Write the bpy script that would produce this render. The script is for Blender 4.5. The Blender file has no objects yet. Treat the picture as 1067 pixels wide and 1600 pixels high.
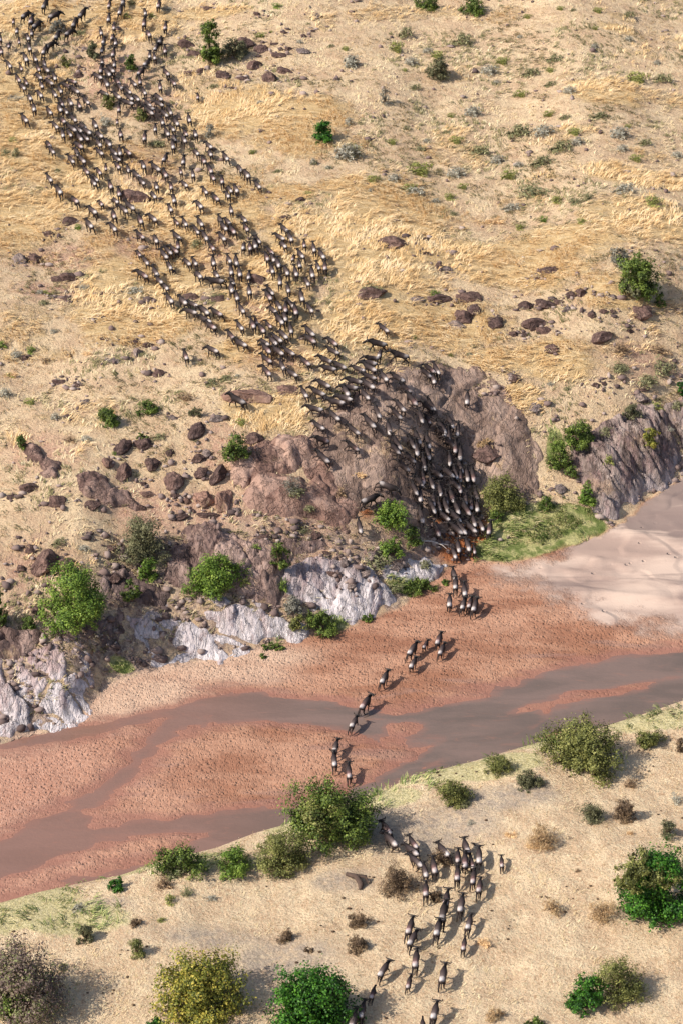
import bpy, math, random
import numpy as np
from mathutils import Vector, Matrix, Quaternion

C = bpy.context.scene.collection
SC = bpy.context.scene
R = math.radians

# ---------------------------------------------------------------- camera, sky, sun, exposure
PITCH = R(33.0)
F = 3520.0                     # focal length in photo pixels (photo is 1067 x 1600)
HC = 113.0
cam_d = bpy.data.cameras.new('camera')
cam_d.sensor_fit = 'VERTICAL'
cam_d.sensor_height = 24.0
cam_d.lens = F / 1600.0 * 24.0
cam_d.clip_start = 1.0
cam_d.clip_end = 9000.0
cam = bpy.data.objects.new('camera', cam_d)
C.objects.link(cam)
cam.location = (0, 0, HC)
cam.rotation_euler = (math.pi / 2 - PITCH, 0, 0)
SC.camera = cam

SUN_EL = R(43.0)
SUN_AZ = R(-110.0)             # direction towards the sun, clockwise from +Y
w = bpy.data.worlds.new('World'); SC.world = w; w.use_nodes = True
wn = w.node_tree
sky = wn.nodes.new('ShaderNodeTexSky'); sky.sky_type = 'NISHITA'; sky.sun_disc = False
sky.sun_elevation = SUN_EL; sky.sun_rotation = SUN_AZ
sky.dust_density = 2.5; sky.air_density = 1.0
bg = wn.nodes['Background']; bg.inputs['Strength'].default_value = 0.13
wn.links.new(sky.outputs[0], bg.inputs[0])
sd = bpy.data.lights.new('sun', 'SUN'); sd.energy = 5.0; sd.angle = R(0.55); sd.color = (1.0, 0.94, 0.84)
sun = bpy.data.objects.new('sun', sd); C.objects.link(sun)
svec = Vector((math.sin(SUN_AZ) * math.cos(SUN_EL), math.cos(SUN_AZ) * math.cos(SUN_EL), math.sin(SUN_EL)))
sun.rotation_euler = svec.to_track_quat('Z', 'Y').to_euler()
sun.location = (-60, 100, 90)
SC.view_settings.view_transform = 'Standard'
SC.view_settings.look = 'None'
SC.view_settings.exposure = 0.02
SC.view_settings.gamma = 1.0

rng = np.random.default_rng(7)
random.seed(7)

# ---------------------------------------------------------------- numpy noise
_TAB = np.random.default_rng(11).random((256, 256)).astype(np.float32)
def vnoise(x, y, seed=0):
    x = np.asarray(x, dtype=np.float64) + seed * 17.31; y = np.asarray(y, dtype=np.float64) + seed * 9.77
    xi = np.floor(x).astype(int); yi = np.floor(y).astype(int)
    fx = x - xi; fy = y - yi
    fx = fx * fx * (3 - 2 * fx); fy = fy * fy * (3 - 2 * fy)
    a = _TAB[xi & 255, yi & 255]; b = _TAB[(xi + 1) & 255, yi & 255]
    c = _TAB[xi & 255, (yi + 1) & 255]; d = _TAB[(xi + 1) & 255, (yi + 1) & 255]
    return (a * (1 - fx) + b * fx) * (1 - fy) + (c * (1 - fx) + d * fx) * fy
def fbm(x, y, oct=4, seed=0, gain=0.5):
    s = 0.0; amp = 1.0; tot = 0.0
    for o in range(oct):
        ca, sa = math.cos(o * 1.1), math.sin(o * 1.1)
        s = s + amp * vnoise((x * ca - y * sa) * 2 ** o, (x * sa + y * ca) * 2 ** o, seed + o * 3)
        tot += amp; amp *= gain
    return s / tot
def ridged(x, y, oct=4, seed=0):
    s = 0.0; amp = 1.0; tot = 0.0
    for o in range(oct):
        n = 1 - abs(2 * vnoise(x * 2 ** o, y * 2 ** o, seed + o * 5) - 1)
        s = s + amp * n * n; tot += amp; amp *= 0.5
    return s / tot
def facets(u, v, seed, tilt=.5, off=.5):
    """broken rock: every cell is a tilted plane; returns height and distance to the joint"""
    ui = np.floor(u).astype(int); vi = np.floor(v).astype(int)
    f1 = np.full(u.shape, 9.0); f2 = np.full(u.shape, 9.0); h = np.zeros(u.shape)
    for a in (-1, 0, 1):
        for b in (-1, 0, 1):
            ci, cj = ui + a, vi + b
            r1 = _TAB[(ci * 7 + seed) & 255, (cj * 13 + seed * 3) & 255]; r2 = _TAB[(ci * 11 + 91 + seed) & 255, (cj * 5 + 37) & 255]
            r3 = _TAB[(ci * 3 + 17) & 255, (cj * 9 + seed + 59) & 255]; r4 = _TAB[(ci * 5 + 71 + seed) & 255, (cj * 3 + 7) & 255]
            du = u - (ci + .1 + .8 * r1); dv = v - (cj + .1 + .8 * r2); d = np.sqrt(du * du + dv * dv)
            hh = (r3 - .5) * 2 * off + ((r4 - .5) * du + (r1 + r2 - 1) * .5 * dv) * 2 * tilt
            near = d < f1
            f2 = np.where(near, f1, np.minimum(f2, d)); h = np.where(near, hh, h); f1 = np.where(near, d, f1)
    return h, f2 - f1
def sstep(a, b, x):
    t = np.clip((x - a) / (b - a), 0, 1); return t * t * (3 - 2 * t)

# ---------------------------------------------------------------- photo pixel <-> world
CP, SP = math.cos(PITCH), math.sin(PITCH)
def ray(px, py):
    dx = (px - 533.5) / F; dv = (800.0 - py) / F
    return dx, CP + dv * SP, -SP + dv * CP
def flat(px, py, z=0.0):
    dx, dy, dz = ray(px, py); t = (z - HC) / dz
    return dx * t, dy * t

# ---------------------------------------------------------------- terrain heights
FAR_EDGE = [(-700, 1370), (-260, 1235), (-120, 1205), (0, 1165), (60, 1150), (120, 1138), (140, 1090), (205, 1052), (300, 1035), (395, 1022), (470, 1000),
            (560, 978), (612, 958), (680, 905), (720, 880), (780, 882), (850, 872), (930, 846), (970, 822), (1005, 790), (1067, 752), (1160, 700), (1300, 640), (1800, 470)]
NEAR_EDGE = [(-700, 1600), (-260, 1490), (-120, 1450), (0, 1412), (60, 1395), (120, 1382), (190, 1368), (260, 1345), (340, 1325), (400, 1302), (460, 1285), (540, 1262), (590, 1238),
             (660, 1210), (740, 1190), (850, 1158), (930, 1140), (1000, 1118), (1067, 1095), (1160, 1062), (1300, 1010), (1800, 840)]
fe = np.array([flat(*p) for p in FAR_EDGE]); ne = np.array([flat(*p) for p in NEAR_EDGE])
def yfar(x): return sum(np.interp(x + o, fe[:, 0], fe[:, 1]) for o in (-1.2, -.4, .4, 1.2)) / 4
def ynear(x): return np.interp(x, ne[:, 0], ne[:, 1])
HBX = [flat(px, 950)[0] for px in (-100, 0, 150, 300, 450, 600, 690, 740, 800, 900, 980, 1067, 1200)]
HBV = [3.6, 3.8, 4.4, 4.8, 4.6, 3.4, 2.2, 1.8, 1.6, 1.2, 3.5, 5.0, 5.0]
SLX = [flat(px, 800)[0] for px in (-100, 0, 200, 400, 600, 750, 880, 1067, 1200)]
SLV = [3.0, 3.0, 3.0, 3.0, 4.6, 5.8, 5.8, 3.8, 3.0]
CHX = []
def base_h(x, y):
    d = y - yfar(x)
    dn = ynear(x) - y
    hb = sum(np.interp(x + o, HBX, HBV) for o in (-4, -2.4, -.8, .8, 2.4, 4)) / 6
    sl = sum(np.interp(x + o, SLX, SLV) for o in (-9, -6, -3, 0, 3, 6, 9)) / 7
    dd = np.maximum(d, 0)
    h = hb * (1 - np.exp(-(dd / 5.5) ** 1.4)) + sl * sstep(3, 26, dd) + 0.085 * np.maximum(dd - 8, 0)
    far_amt = sstep(0.5, 6, dd)
    h = h + far_amt * (fbm(x / 21, y / 21, 3, 3) - 0.5) * 3.2 * sstep(4, 40, dd)
    h = h + far_amt * (fbm(x / 3.1, y / 3.1, 4, 9) - 0.5) * (.35 + .7 * sstep(24, 8, dd))
    dnn = np.maximum(dn, 0)
    h = h + 1.5 * (1 - np.exp(-dnn / 1.3)) + 0.012 * np.minimum(dnn, 200) + sstep(.3, 4, dnn) * ((fbm(x / 9, y / 9, 4, 21) - .5) * 1.6 + (fbm(x / 2, y / 2, 3, 25) - .5) * .25)
    h = h + 0.0 * x
    return h, d, dn

def poly_sd(px, py, poly):
    """signed distance to polygon, positive inside"""
    P = np.asarray(poly, float); n = len(P)
    best = np.full(np.shape(px), 1e18); inside = np.zeros(np.shape(px), bool)
    for i in range(n):
        x0, y0 = P[i]; x1, y1 = P[(i + 1) % n]
        ex, ey = x1 - x0, y1 - y0
        t = np.clip(((px - x0) * ex + (py - y0) * ey) / (ex * ex + ey * ey + 1e-12), 0, 1)
        dx = px - x0 - t * ex; dy = py - y0 - t * ey
        best = np.minimum(best, dx * dx + dy * dy)
        c = ((y0 > py) != (y1 > py)) & (px < (x1 - x0) * (py - y0) / (y1 - y0 + 1e-12) + x0)
        inside ^= c
    d = np.sqrt(best)
    return np.where(inside, d, -d)

STEP = 0.27
def axis(lo, hi, step, far, k=1.35):
    a = list(np.arange(lo, hi + step / 2, step)); s = step; v = a[-1]; up = []
    while v < far[1]:
        s *= k; v += s; up.append(v)
    s = step; v = lo; dn = []
    while v > far[0]:
        s *= k; v -= s; dn.append(v)
    return np.array(dn[::-1] + a + up), len(dn), len(a)
XS, x_lo, x_n = axis(-60, 60, STEP, (-3500, 3500))
YS, y_lo, y_n = axis(98, 312, STEP, (-800, 7000))
GX, GY = np.meshgrid(XS, YS)      # rows = y
ZB, GD, GN = base_h(GX, GY)

# water channels (photo pixels); sand elsewhere in the riverbed
WATER = [
    [(1100, 1010), (1067, 1018), (960, 1030), (880, 1042), (800, 1075), (700, 1100), (620, 1115), (560, 1112), (440, 1090), (380, 1083), (320, 1090), (285, 1105),
     (250, 1140), (215, 1180), (170, 1225), (100, 1265), (0, 1318), (-100, 1350), (-100, 1400), (0, 1372), (90, 1342), (150, 1312), (230, 1300), (330, 1300), (300, 1325), (250, 1345), (150, 1372), (0, 1412), (-100, 1450),
     (-120, 1480), (200, 1400), (460, 1310), (600, 1260), (860, 1180), (1100, 1110), (1100, 1085), (1067, 1090), (960, 1120), (860, 1150), (780, 1150), (700, 1185), (620, 1220), (560, 1235), (430, 1262), (330, 1278), (240, 1285), (150, 1292), (130, 1270), (180, 1235), (225, 1185), (280, 1140), (330, 1125), (420, 1125), (520, 1135), (590, 1160), (610, 1150), (600, 1135), (640, 1130), (700, 1140), (780, 1130), (830, 1100), (900, 1082), (1000, 1068), (1067, 1058), (1100, 1050)],
    [(-80, 1174), (0, 1158), (60, 1152), (130, 1140), (200, 1127), (275, 1114), (285, 1108), (200, 1132), (100, 1154), (0, 1172), (-80, 1186)],
    [(620, 1150), (700, 1135), (790, 1120), (850, 1100), (850, 1130), (760, 1165), (680, 1190), (600, 1232), (540, 1242), (590, 1215), (660, 1180), (690, 1160), (640, 1165)],
    [(860, 1105), (960, 1085), (1100, 1075), (1100, 1100), (960, 1130), (880, 1145), (800, 1165), (760, 1165), (830, 1135)],
]
river = (GD < 0.3) & (GN < 0.3)
wm = np.full(GX.shape, -1e3)
def stretch(p):                       # carry the channels on beyond the frame
    if p[0] >= 1099: return (p[0] + 500, p[1] - 165)
    if p[0] <= -79: return (p[0] - 420, p[1] + 125)
    return p
Pw = [[flat(*stretch(p)) for p in poly] for poly in WATER]
ri = np.where(river & (np.abs(GX) < 160))
for poly in Pw:
    wm[ri] = np.maximum(wm[ri], poly_sd(GX[ri], GY[ri], poly))
wn_ = wm + (fbm(GX / 3.2, GY / 1.1, 5, 40, .6) - .5) * 2.4 + .35
sandz = -0.085 * sstep(-0.7, 0.9, wn_) + 0.045 + (fbm(GX / 1.4, GY / 1.0, 3, 44) - .5) * .05
# pale dunes upstream, on the far side of the riverbed
PALE = [(805, 893), (860, 873), (970, 815), (1010, 780), (1150, 690), (1150, 975), (1067, 975), (980, 970), (925, 950), (890, 935), (840, 912)]
pale_sd = poly_sd(GX, GY, [flat(*p) for p in PALE])
pale = sstep(-6.5, 4.5, pale_sd + (fbm(GX / 3, GY / 3, 3, 50) - .5) * 5) * (GD < 1.5)
dune = pale * (0.75 * ridged(GX / 15 + GY / 30, GY / 5.5 + GX / 22, 2, 60) + .1 * fbm(GX / 2, GY / 1.2, 3, 61))
ZB = ZB + np.where(river, sandz + dune * .8, 0)

XI = slice(x_lo, x_lo + x_n); YI = slice(y_lo, y_lo + y_n)
ZT = ZB[YI, XI].copy()            # surface things stand on (raised by the rock slabs)
X0, Y0 = XS[x_lo], YS[y_lo]
def hsamp(arr, x, y):
    fx = np.clip((np.asarray(x) - X0) / STEP, 0, x_n - 1.001); fy = np.clip((np.asarray(y) - Y0) / STEP, 0, y_n - 1.001)
    i = fx.astype(int); j = fy.astype(int); a = fx - i; b = fy - j
    return (arr[j, i] * (1 - a) + arr[j, i + 1] * a) * (1 - b) + (arr[j + 1, i] * (1 - a) + arr[j + 1, i + 1] * a) * b
_T = None
def hit(px, py, up=0.0, arr=None):
    """first point of the photo ray that meets the terrain raised by up"""
    arr = ZT if arr is None else arr
    dx, dy, dz = ray(px, py)
    t = np.linspace((34 - HC) / dz, (-2.5 - HC) / dz, 1400)
    x, y, z = dx * t, dy * t, HC + dz * t
    below = z < hsamp(arr, x, y) + up
    k = int(np.argmax(below)) if below.any() else len(t) - 1
    k0 = max(k - 1, 0)
    g0 = z[k0] - hsamp(arr, x[k0], y[k0]) - up; g1 = z[k] - hsamp(arr, x[k], y[k]) - up
    a = g0 / (g0 - g1) if g0 > g1 else 0
    a = min(max(a, 0), 1)
    xx = x[k0] + (x[k] - x[k0]) * a; yy = y[k0] + (y[k] - y[k0]) * a
    return float(xx), float(yy), float(hsamp(arr, xx, yy))
def pxm(x, y, z):
    """photo pixels per metre at a point"""
    return F / (y * CP + (HC - z) * SP)
def project(x, y, z):
    d = y * CP + (HC - z) * SP; v = (y * SP - (HC - z) * CP)
    return 533.5 + F * x / d, 800 - F * v / d

# ---------------------------------------------------------------- node helper
class NT:
    def __init__(s, name):
        s.m = bpy.data.materials.new(name); s.m.use_nodes = True; s.t = s.m.node_tree
        s.b = s.t.nodes['Principled BSDF']; s.out = s.t.nodes['Material Output']
    def n(s, typ, **kw):
        nd = s.t.nodes.new(typ)
        for k, v in kw.items(): setattr(nd, k, v)
        return nd
    def put(s, v, sock):
        if isinstance(v, (int, float)):
            sock.default_value = v
        elif isinstance(v, tuple):
            sock.default_value = v if len(v) == len(sock.default_value) else tuple(v) + (1,)
        else: s.t.links.new(v, sock)
    def coord(s, kind='Object'): return s.n('ShaderNodeTexCoord').outputs[kind]
    def mapping(s, v, scale=(1, 1, 1), rot=(0, 0, 0)):
        m = s.n('ShaderNodeMapping'); s.put(v, m.inputs['Vector']); m.inputs['Scale'].default_value = scale; m.inputs['Rotation'].default_value = rot
        return m.outputs[0]
    def noise(s, v, scale, detail=4, rough=.5, dist=0, col=False):
        n = s.n('ShaderNodeTexNoise'); s.put(v, n.inputs['Vector']); n.inputs['Scale'].default_value = scale
        n.inputs['Detail'].default_value = detail; n.inputs['Roughness'].default_value = rough; n.inputs['Distortion'].default_value = dist
        return n.outputs['Color' if col else 'Fac']
    def voro(s, v, scale, feature='F1', out='Distance', rnd=1):
        n = s.n('ShaderNodeTexVoronoi', feature=feature); s.put(v, n.inputs['Vector']); n.inputs['Scale'].default_value = scale
        n.inputs['Randomness'].default_value = rnd
        return n.outputs[out]
    def rng(s, v, a, b, c=0, d=1, smooth=True):
        n = s.n('ShaderNodeMapRange'); n.interpolation_type = 'SMOOTHSTEP' if smooth else 'LINEAR'
        s.put(v, n.inputs['Value']); n.inputs['From Min'].default_value = a; n.inputs['From Max'].default_value = b
        n.inputs['To Min'].default_value = c; n.inputs['To Max'].default_value = d
        return n.outputs['Result']
    def math(s, op, a, b=0, c=None):
        n = s.n('ShaderNodeMath', operation=op); s.put(a, n.inputs[0]); s.put(b, n.inputs[1])
        if c is not None: s.put(c, n.inputs[2])
        return n.outputs[0]
    def mix(s, f, a, b, mode='MIX'):
        n = s.n('ShaderNodeMix', data_type='RGBA', blend_type=mode)
        s.put(f, n.inputs['Factor']); s.put(a, n.inputs['A'] if False else n.inputs[6]); s.put(b, n.inputs[7])
        return n.outputs[2]
    def attr(s, name):
        return s.n('ShaderNodeAttribute', attribute_name=name).outputs['Fac']
    def ramp(s, f, stops):
        n = s.n('ShaderNodeValToRGB'); s.put(f, n.inputs[0]); e = n.color_ramp.elements
        while len(e) < len(stops): e.new(.5)
        for el, (p, c) in zip(e, stops): el.position = p; el.color = tuple(c) + (1,)
        return n.outputs[0]
    def bump(s, h, dist=.1, strength=1, prev=None):
        n = s.n('ShaderNodeBump'); s.put(h, n.inputs['Height']); n.inputs['Distance'].default_value = dist; n.inputs['Strength'].default_value = strength
        if prev is not None: s.put(prev, n.inputs['Normal'])
        return n.outputs[0]
    def fin(s, color, rough=.9, normal=None, spec=.3):
        s.put(color, s.b.inputs['Base Color']); s.put(rough, s.b.inputs['Roughness'])
        s.b.inputs['Specular IOR Level'].default_value = spec
        if normal is not None: s.put(normal, s.b.inputs['Normal'])
        return s.m
def srgb(r, g, b, k=1.0):
    f = lambda c: ((c / 255 + .055) / 1.055) ** 2.4 if c > 10 else c / 255 / 12.92
    return (f(r) * k, f(g) * k, f(b) * k)

def mesh_obj(name, verts, faces, mat, parent=None, smooth=False, loops=None, uniform=None):
    me = bpy.data.meshes.new(name)
    verts = np.asarray(verts, np.float32); faces = np.asarray(faces, np.int32)
    nv = len(verts); nf, k = faces.shape
    me.vertices.add(nv); me.vertices.foreach_set('co', verts.ravel())
    me.loops.add(nf * k); me.loops.foreach_set('vertex_index', faces.ravel())
    me.polygons.add(nf); me.polygons.foreach_set('loop_start', np.arange(nf, dtype=np.int32) * k)
    me.polygons.foreach_set('loop_total', np.full(nf, k, np.int32))
    me.update(calc_edges=True)
    if smooth: me.polygons.foreach_set('use_smooth', np.ones(nf, bool))
    if mat: me.materials.append(mat)
    o = bpy.data.objects.new(name, me); C.objects.link(o)
    if parent: o.parent = parent
    return o
def tag(o, label=None, cat=None, group=None, kind=None):
    if label: o['label'] = label
    if cat: o['category'] = cat
    if group: o['group'] = group
    if kind: o['kind'] = kind
    return o
def empty(name, loc, rz=0):
    o = bpy.data.objects.new(name, None); C.objects.link(o); o.location = loc; o.rotation_euler = (0, 0, rz); o.empty_display_size = .3
    return o
def grid_faces(nr, nc):
    i = np.arange((nr - 1) * (nc - 1)); r = i // (nc - 1); c = i % (nc - 1); a = r * nc + c
    return np.stack([a, a + 1, a + nc + 1, a + nc], 1)

# ---------------------------------------------------------------- rock slabs that follow the slope
def rock_mat(name, dark, mid, light, pale=None, pale_z=(1.0, 3.5), streak=(1, 1, 1), rot=0.0, sc=1.0, bumpd=.35, sandy=0):
    n = NT(name); co = n.coord()
    m = n.mapping(co, streak, (0, 0, rot))
    a = n.noise(m, .55 * sc, 8, .62, .6); b = n.noise(m, 3.2 * sc, 8, .65, .3)
    f = n.math('ADD', n.math('MULTIPLY', a, .6), n.math('MULTIPLY', b, .4))
    c = n.ramp(f, [(.34, dark), (.5, mid), (.66, light)])
    cr = n.voro(n.mapping(co, streak, (0.3, 0.2, rot)), .42 * sc, 'DISTANCE_TO_EDGE')
    gl = n.math('ABSOLUTE', n.math('SUBTRACT', n.noise(m, .8 * sc, 5, .6, .4), .5))
    cr2 = n.rng(n.math('ADD', cr, n.math('MULTIPLY', n.noise(co, 2.5, 5), .12)), .055, .1)
    cellv = n.n('ShaderNodeSeparateXYZ'); n.put(n.voro(n.mapping(n.mix(.12, m, n.noise(co, .6, 3, col=True)), (1, 1, 1)), .55 * sc, 'F1', 'Color'), cellv.inputs[0])
    c = n.mix(n.rng(cellv.outputs[0], .1, .9, 0, .55, False), c, n.mix(n.rng(cellv.outputs[1], .4, .6), tuple(x * .62 for x in mid), tuple(min(x * 1.12, .9) for x in light)))
    c = n.mix(n.math('MULTIPLY', n.rng(n.noise(co, .7, 5, .6), .5, .62), .0 if not pale else .4), c, srgb(150, 122, 120))
    c = n.mix(1.0, c, n.mix(n.n('ShaderNodeObjectInfo').outputs['Random'], (.74, .74, .76), (1.16, 1.12, 1.08)), 'MULTIPLY')
    spots = n.rng(n.noise(co, 2.1, 7, .7), .6, .68)
    c = n.mix(n.math('MULTIPLY', spots, .55), c, tuple(x * 1.5 for x in light))
    sp2 = n.rng(n.noise(co, 1.1, 6, .7), .58, .66)
    c = n.mix(n.math('MULTIPLY', sp2, .5), c, tuple(x * .55 for x in dark))
    if pale:
        z = n.n('ShaderNodeSeparateXYZ'); n.put(co, z.inputs[0])
        zz = n.math('ADD', z.outputs[2], n.math('MULTIPLY', n.noise(m, .8, 5, .6), 3.2))
        pf = n.rng(zz, pale_z[0] + 1.4, pale_z[1] + 1.4, 1, 0)
        pc = n.mix(n.rng(n.noise(m, 1.3, 8, .7), .36, .56), tuple(x * .6 for x in pale), pale)
        c = n.mix(pf, c, pc)
        c = n.mix(n.math('MULTIPLY', n.rng(n.noise(m, .6, 6, .65), .52, .6), .45), c, srgb(158, 128, 126))
    if sandy:
        sdm = n.rng(n.noise(co, .33, 7, .68), .56, .64)
        c = n.mix(n.math('MULTIPLY', sdm, sandy), c, n.mix(n.rng(n.noise(co, 5, 6, .7), .4, .6), srgb(160, 128, 102), srgb(206, 178, 144)))
    h = n.math('ADD', n.math('MULTIPLY', a, 1.0), n.math('MULTIPLY', b, .8))
    h = n.math('ADD', h, n.math('MULTIPLY', n.rng(gl, 0, .035), .5))
    h = n.math('ADD', h, n.math('MULTIPLY', cr2, .22))
    h = n.math('ADD', h, n.math('MULTIPLY', n.noise(co, 9, 4, .6), .12))
    return n.fin(c, .88, n.bump(h, bumpd), .25)
M_SLAB = rock_mat('slab_rock', srgb(106, 88, 80), srgb(146, 123, 111), srgb(186, 162, 146), streak=(1, .45, .8), rot=.55, bumpd=.25, sandy=.85)
M_DOME = rock_mat('reddish_rock', srgb(118, 90, 80), srgb(160, 126, 112), srgb(200, 168, 150), streak=(.8, 1, .6), rot=-.2, bumpd=.25, sandy=.5)
M_BOULD = rock_mat('boulder_rock', srgb(72, 56, 52), srgb(116, 92, 86), srgb(168, 142, 130), sc=1.4, bumpd=.25)
M_BOULD2 = rock_mat('pale_boulder_rock', srgb(110, 96, 92), srgb(160, 142, 136), srgb(204, 188, 178), sc=1.4, bumpd=.25)
M_BANK = rock_mat('bank_rock', srgb(112, 90, 88), srgb(168, 144, 142), srgb(212, 192, 188), pale=srgb(224, 213, 213), pale_z=(1.0, 4.4), streak=(1.3, .5, .7), rot=.35, bumpd=.3)
M_DARKR = rock_mat('dark_crag_rock', srgb(78, 62, 60), srgb(126, 104, 98), srgb(180, 156, 146), streak=(1, .6, .6), rot=.4, bumpd=.3, sandy=.7)
M_RIGHT = rock_mat('strata_rock', srgb(88, 76, 72), srgb(146, 126, 118), srgb(200, 182, 172), pale=srgb(206, 190, 188), pale_z=(-.5, 3.0), streak=(1.8, .3, .8), rot=.62, bumpd=.3, sandy=.4)

def slab(name, label, poly_px, mat, hgt, wid, crag=.3, cdir=.5, cs=(2.2, .7), soft=.4, seed=1, dip=None, blocks=0.0, fac=(2.5, 3.4, .6)):
    """a mass of rock with its own thickness standing out of the slope, edges sunk in the ground"""
    global ZT
    P = np.array([hit(px, py, 0, ZB0)[:2] for px, py in poly_px])
    lo = P.min(0) - 1.5; hi = P.max(0) + 1.5
    st = 0.13 if (hi - lo).max() < 24 else .19
    xs = np.arange(lo[0], hi[0], st); ys = np.arange(lo[1], hi[1], st)
    gx, gy = np.meshgrid(xs, ys)
    def height(gx, gy):
        wob = (fbm(gx / 1.8, gy / 1.8, 4, seed) - .5) * 2.6
        sd = poly_sd(gx, gy, P) + wob
        ca, sa = math.cos(cdir), math.sin(cdir)
        u = gx * ca + gy * sa; v = -gx * sa + gy * ca
        cr = (ridged(u * cs[1] / 2, v * cs[0] / 4, 4, seed + 3) - .45) * crag + (fbm(u, v * 1.6, 4, seed + 8) - .5) * crag * .5
        wu = u + (fbm(u / 1.5, v / 1.5, 3, seed + 30) - .5) * 1.1; wv = v + (fbm(u / 1.5, v / 1.5, 3, seed + 33) - .5) * 1.1
        h1, e1 = facets(wu / fac[0], wv / fac[1], seed, .5, .5); h2, e2 = facets(wu / fac[0] * 2.7, wv / fac[1] * 2.7, seed + 5, .5, .4)
        cr = cr * .12 + fac[2] * (h1 * 1.25 + .5 * h2 - .55 * sstep(.16, 0, e1) - .28 * sstep(.16, 0, e2)) + (fbm(u * 2.2, v * 2.2, 3, seed + 40) - .5) * .12
        if blocks:
            q = np.floor(fbm(u / 4, v / 2.2, 2, seed + 12) * 7) / 7
            cr = cr + (q - .5) * blocks
        prof = hgt * (1 - np.exp(-np.maximum(sd, 0) / wid))
        amt = sstep(0, 1.6, sd)
        if dip is not None:                       # tilted face: low towards the river, high at the back edge
            t = (gy - lo[1]) / (hi[1] - lo[1]); prof = prof * (dip[0] + (dip[1] - dip[0]) * t)
        return prof + cr * amt - .5 * sstep(.5, -.7, sd) - .02, sd
    dh, sd = height(gx, gy)
    z = hsamp(ZB0, gx, gy) + dh
    keep = sd > -1.4
    nr, nc = gx.shape
    f = grid_faces(nr, nc); k = keep.ravel(); f = f[k[f].all(1)]
    used = np.unique(f); mp = -np.ones(nr * nc, int); mp[used] = np.arange(len(used))
    v = np.stack([gx.ravel(), gy.ravel(), z.ravel()], 1)[used]
    o = mesh_obj(name, v, mp[f], mat, smooth=True)
    tag(o, label, 'rock')
    # raise the standing surface
    i0 = max(int((lo[0] - X0) / STEP), 0); i1 = min(int((hi[0] - X0) / STEP) + 1, x_n)
    j0 = max(int((lo[1] - Y0) / STEP), 0); j1 = min(int((hi[1] - Y0) / STEP) + 1, y_n)
    if i1 > i0 and j1 > j0:
        sx, sy = GX[YI, XI][j0:j1, i0:i1], GY[YI, XI][j0:j1, i0:i1]
        d2, _ = height(sx, sy)
        ZT[j0:j1, i0:i1] = np.maximum(ZT[j0:j1, i0:i1], ZB0[j0:j1, i0:i1] + d2)
    return o
ZB0 = ZB[YI, XI].copy()

slab('rock_outcrop', 'broad mauve brown rock dome the herd streams down to the river',
     [(500, 615), (540, 588), (600, 560), (680, 562), (745, 575), (800, 622), (838, 680), (852, 745), (850, 775), (790, 780), (745, 760), (745, 815), (700, 835), (640, 835), (580, 815), (540, 790), (510, 735), (480, 700), (492, 655)],
     M_SLAB, 1.7, 6.5, .38, .9, (1.2, .4), seed=31, fac=(6, 3.4, .42))
slab('rock_outcrop', 'rounded reddish rock hump below the herd, cracked across its brow',
     [(372, 768), (400, 745), (450, 738), (500, 742), (540, 790), (560, 812), (530, 822), (470, 815), (400, 808), (375, 795)], M_DOME, 1.7, 1.8, .35, .1, (1.0, .5), seed=41, fac=(3.4, 4.5, .3))
slab('rock_outcrop', 'blocky reddish ledge behind the rounded hump, cut by square joints',
     [(352, 740), (370, 705), (430, 680), (492, 685), (512, 730), (495, 738), (440, 736), (390, 748), (362, 775)], M_DOME, 1.4, 1.2, .4, .2, (1.0, .8), seed=47, fac=(2.6, 2.2, .5))
slab('rock_outcrop', 'dark crag behind the two bright green bank bushes',
     [(262, 850), (290, 828), (340, 820), (400, 842), (450, 868), (455, 905), (425, 945), (370, 930), (300, 925), (255, 905)], M_DARKR, 1.4, 1.6, .8, .5, (1.8, .9), seed=53, blocks=1.0)
slab('rock_outcrop', 'dark broken ledge under the big green bush, edge of the pale bank',
     [(-40, 985), (20, 975), (60, 985), (120, 965), (190, 945), (205, 985), (190, 1020), (140, 1020), (70, 1005), (-40, 1040)], M_DARKR, 1.0, 1.4, .9, .4, (1.8, .9), seed=59, blocks=1.0)
slab('rock_outcrop', 'purplish rock nose with white washed foot in the river',
     [(-40, 1040), (20, 1018), (90, 1000), (140, 1015), (152, 1060), (150, 1105), (128, 1138), (90, 1152), (30, 1158), (-40, 1175)], M_BANK, .5, 1.4, .8, .9, (2.2, 1.1), seed=61)
slab('rock_outcrop', 'pale lilac furrowed rock face sloping down to the trampled sand',
     [(182, 950), (230, 948), (300, 962), (360, 992), (395, 1018), (350, 1034), (300, 1036), (250, 1052), (218, 1030), (198, 995)], M_BANK, .5, 1.3, .8, 1.1, (2.4, 1.1), seed=67)
slab('rock_outcrop', 'long pale ledge running above the furrowed lilac face',
     [(300, 945), (380, 948), (440, 965), (475, 985), (462, 1003), (410, 1003), (350, 985), (310, 965)], M_BANK, .8, 1.0, .8, .2, (1.6, .9), seed=71)
slab('rock_outcrop', 'tall white and grey crag split by dark gullies above red sand',
     [(452, 885), (500, 868), (560, 875), (602, 915), (612, 952), (590, 968), (548, 982), (515, 955), (470, 948), (448, 920)], M_BANK, .9, 1.2, .9, 1.2, (2.6, 1.2), seed=73, blocks=1.0)
slab('rock_outcrop', 'low flat pale rocks at the foot of the crossing path',
     [(590, 878), (640, 875), (690, 888), (690, 905), (650, 912), (600, 900)], M_BANK, .6, .7, .6, .1, (1.6, .9), seed=77)
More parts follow.
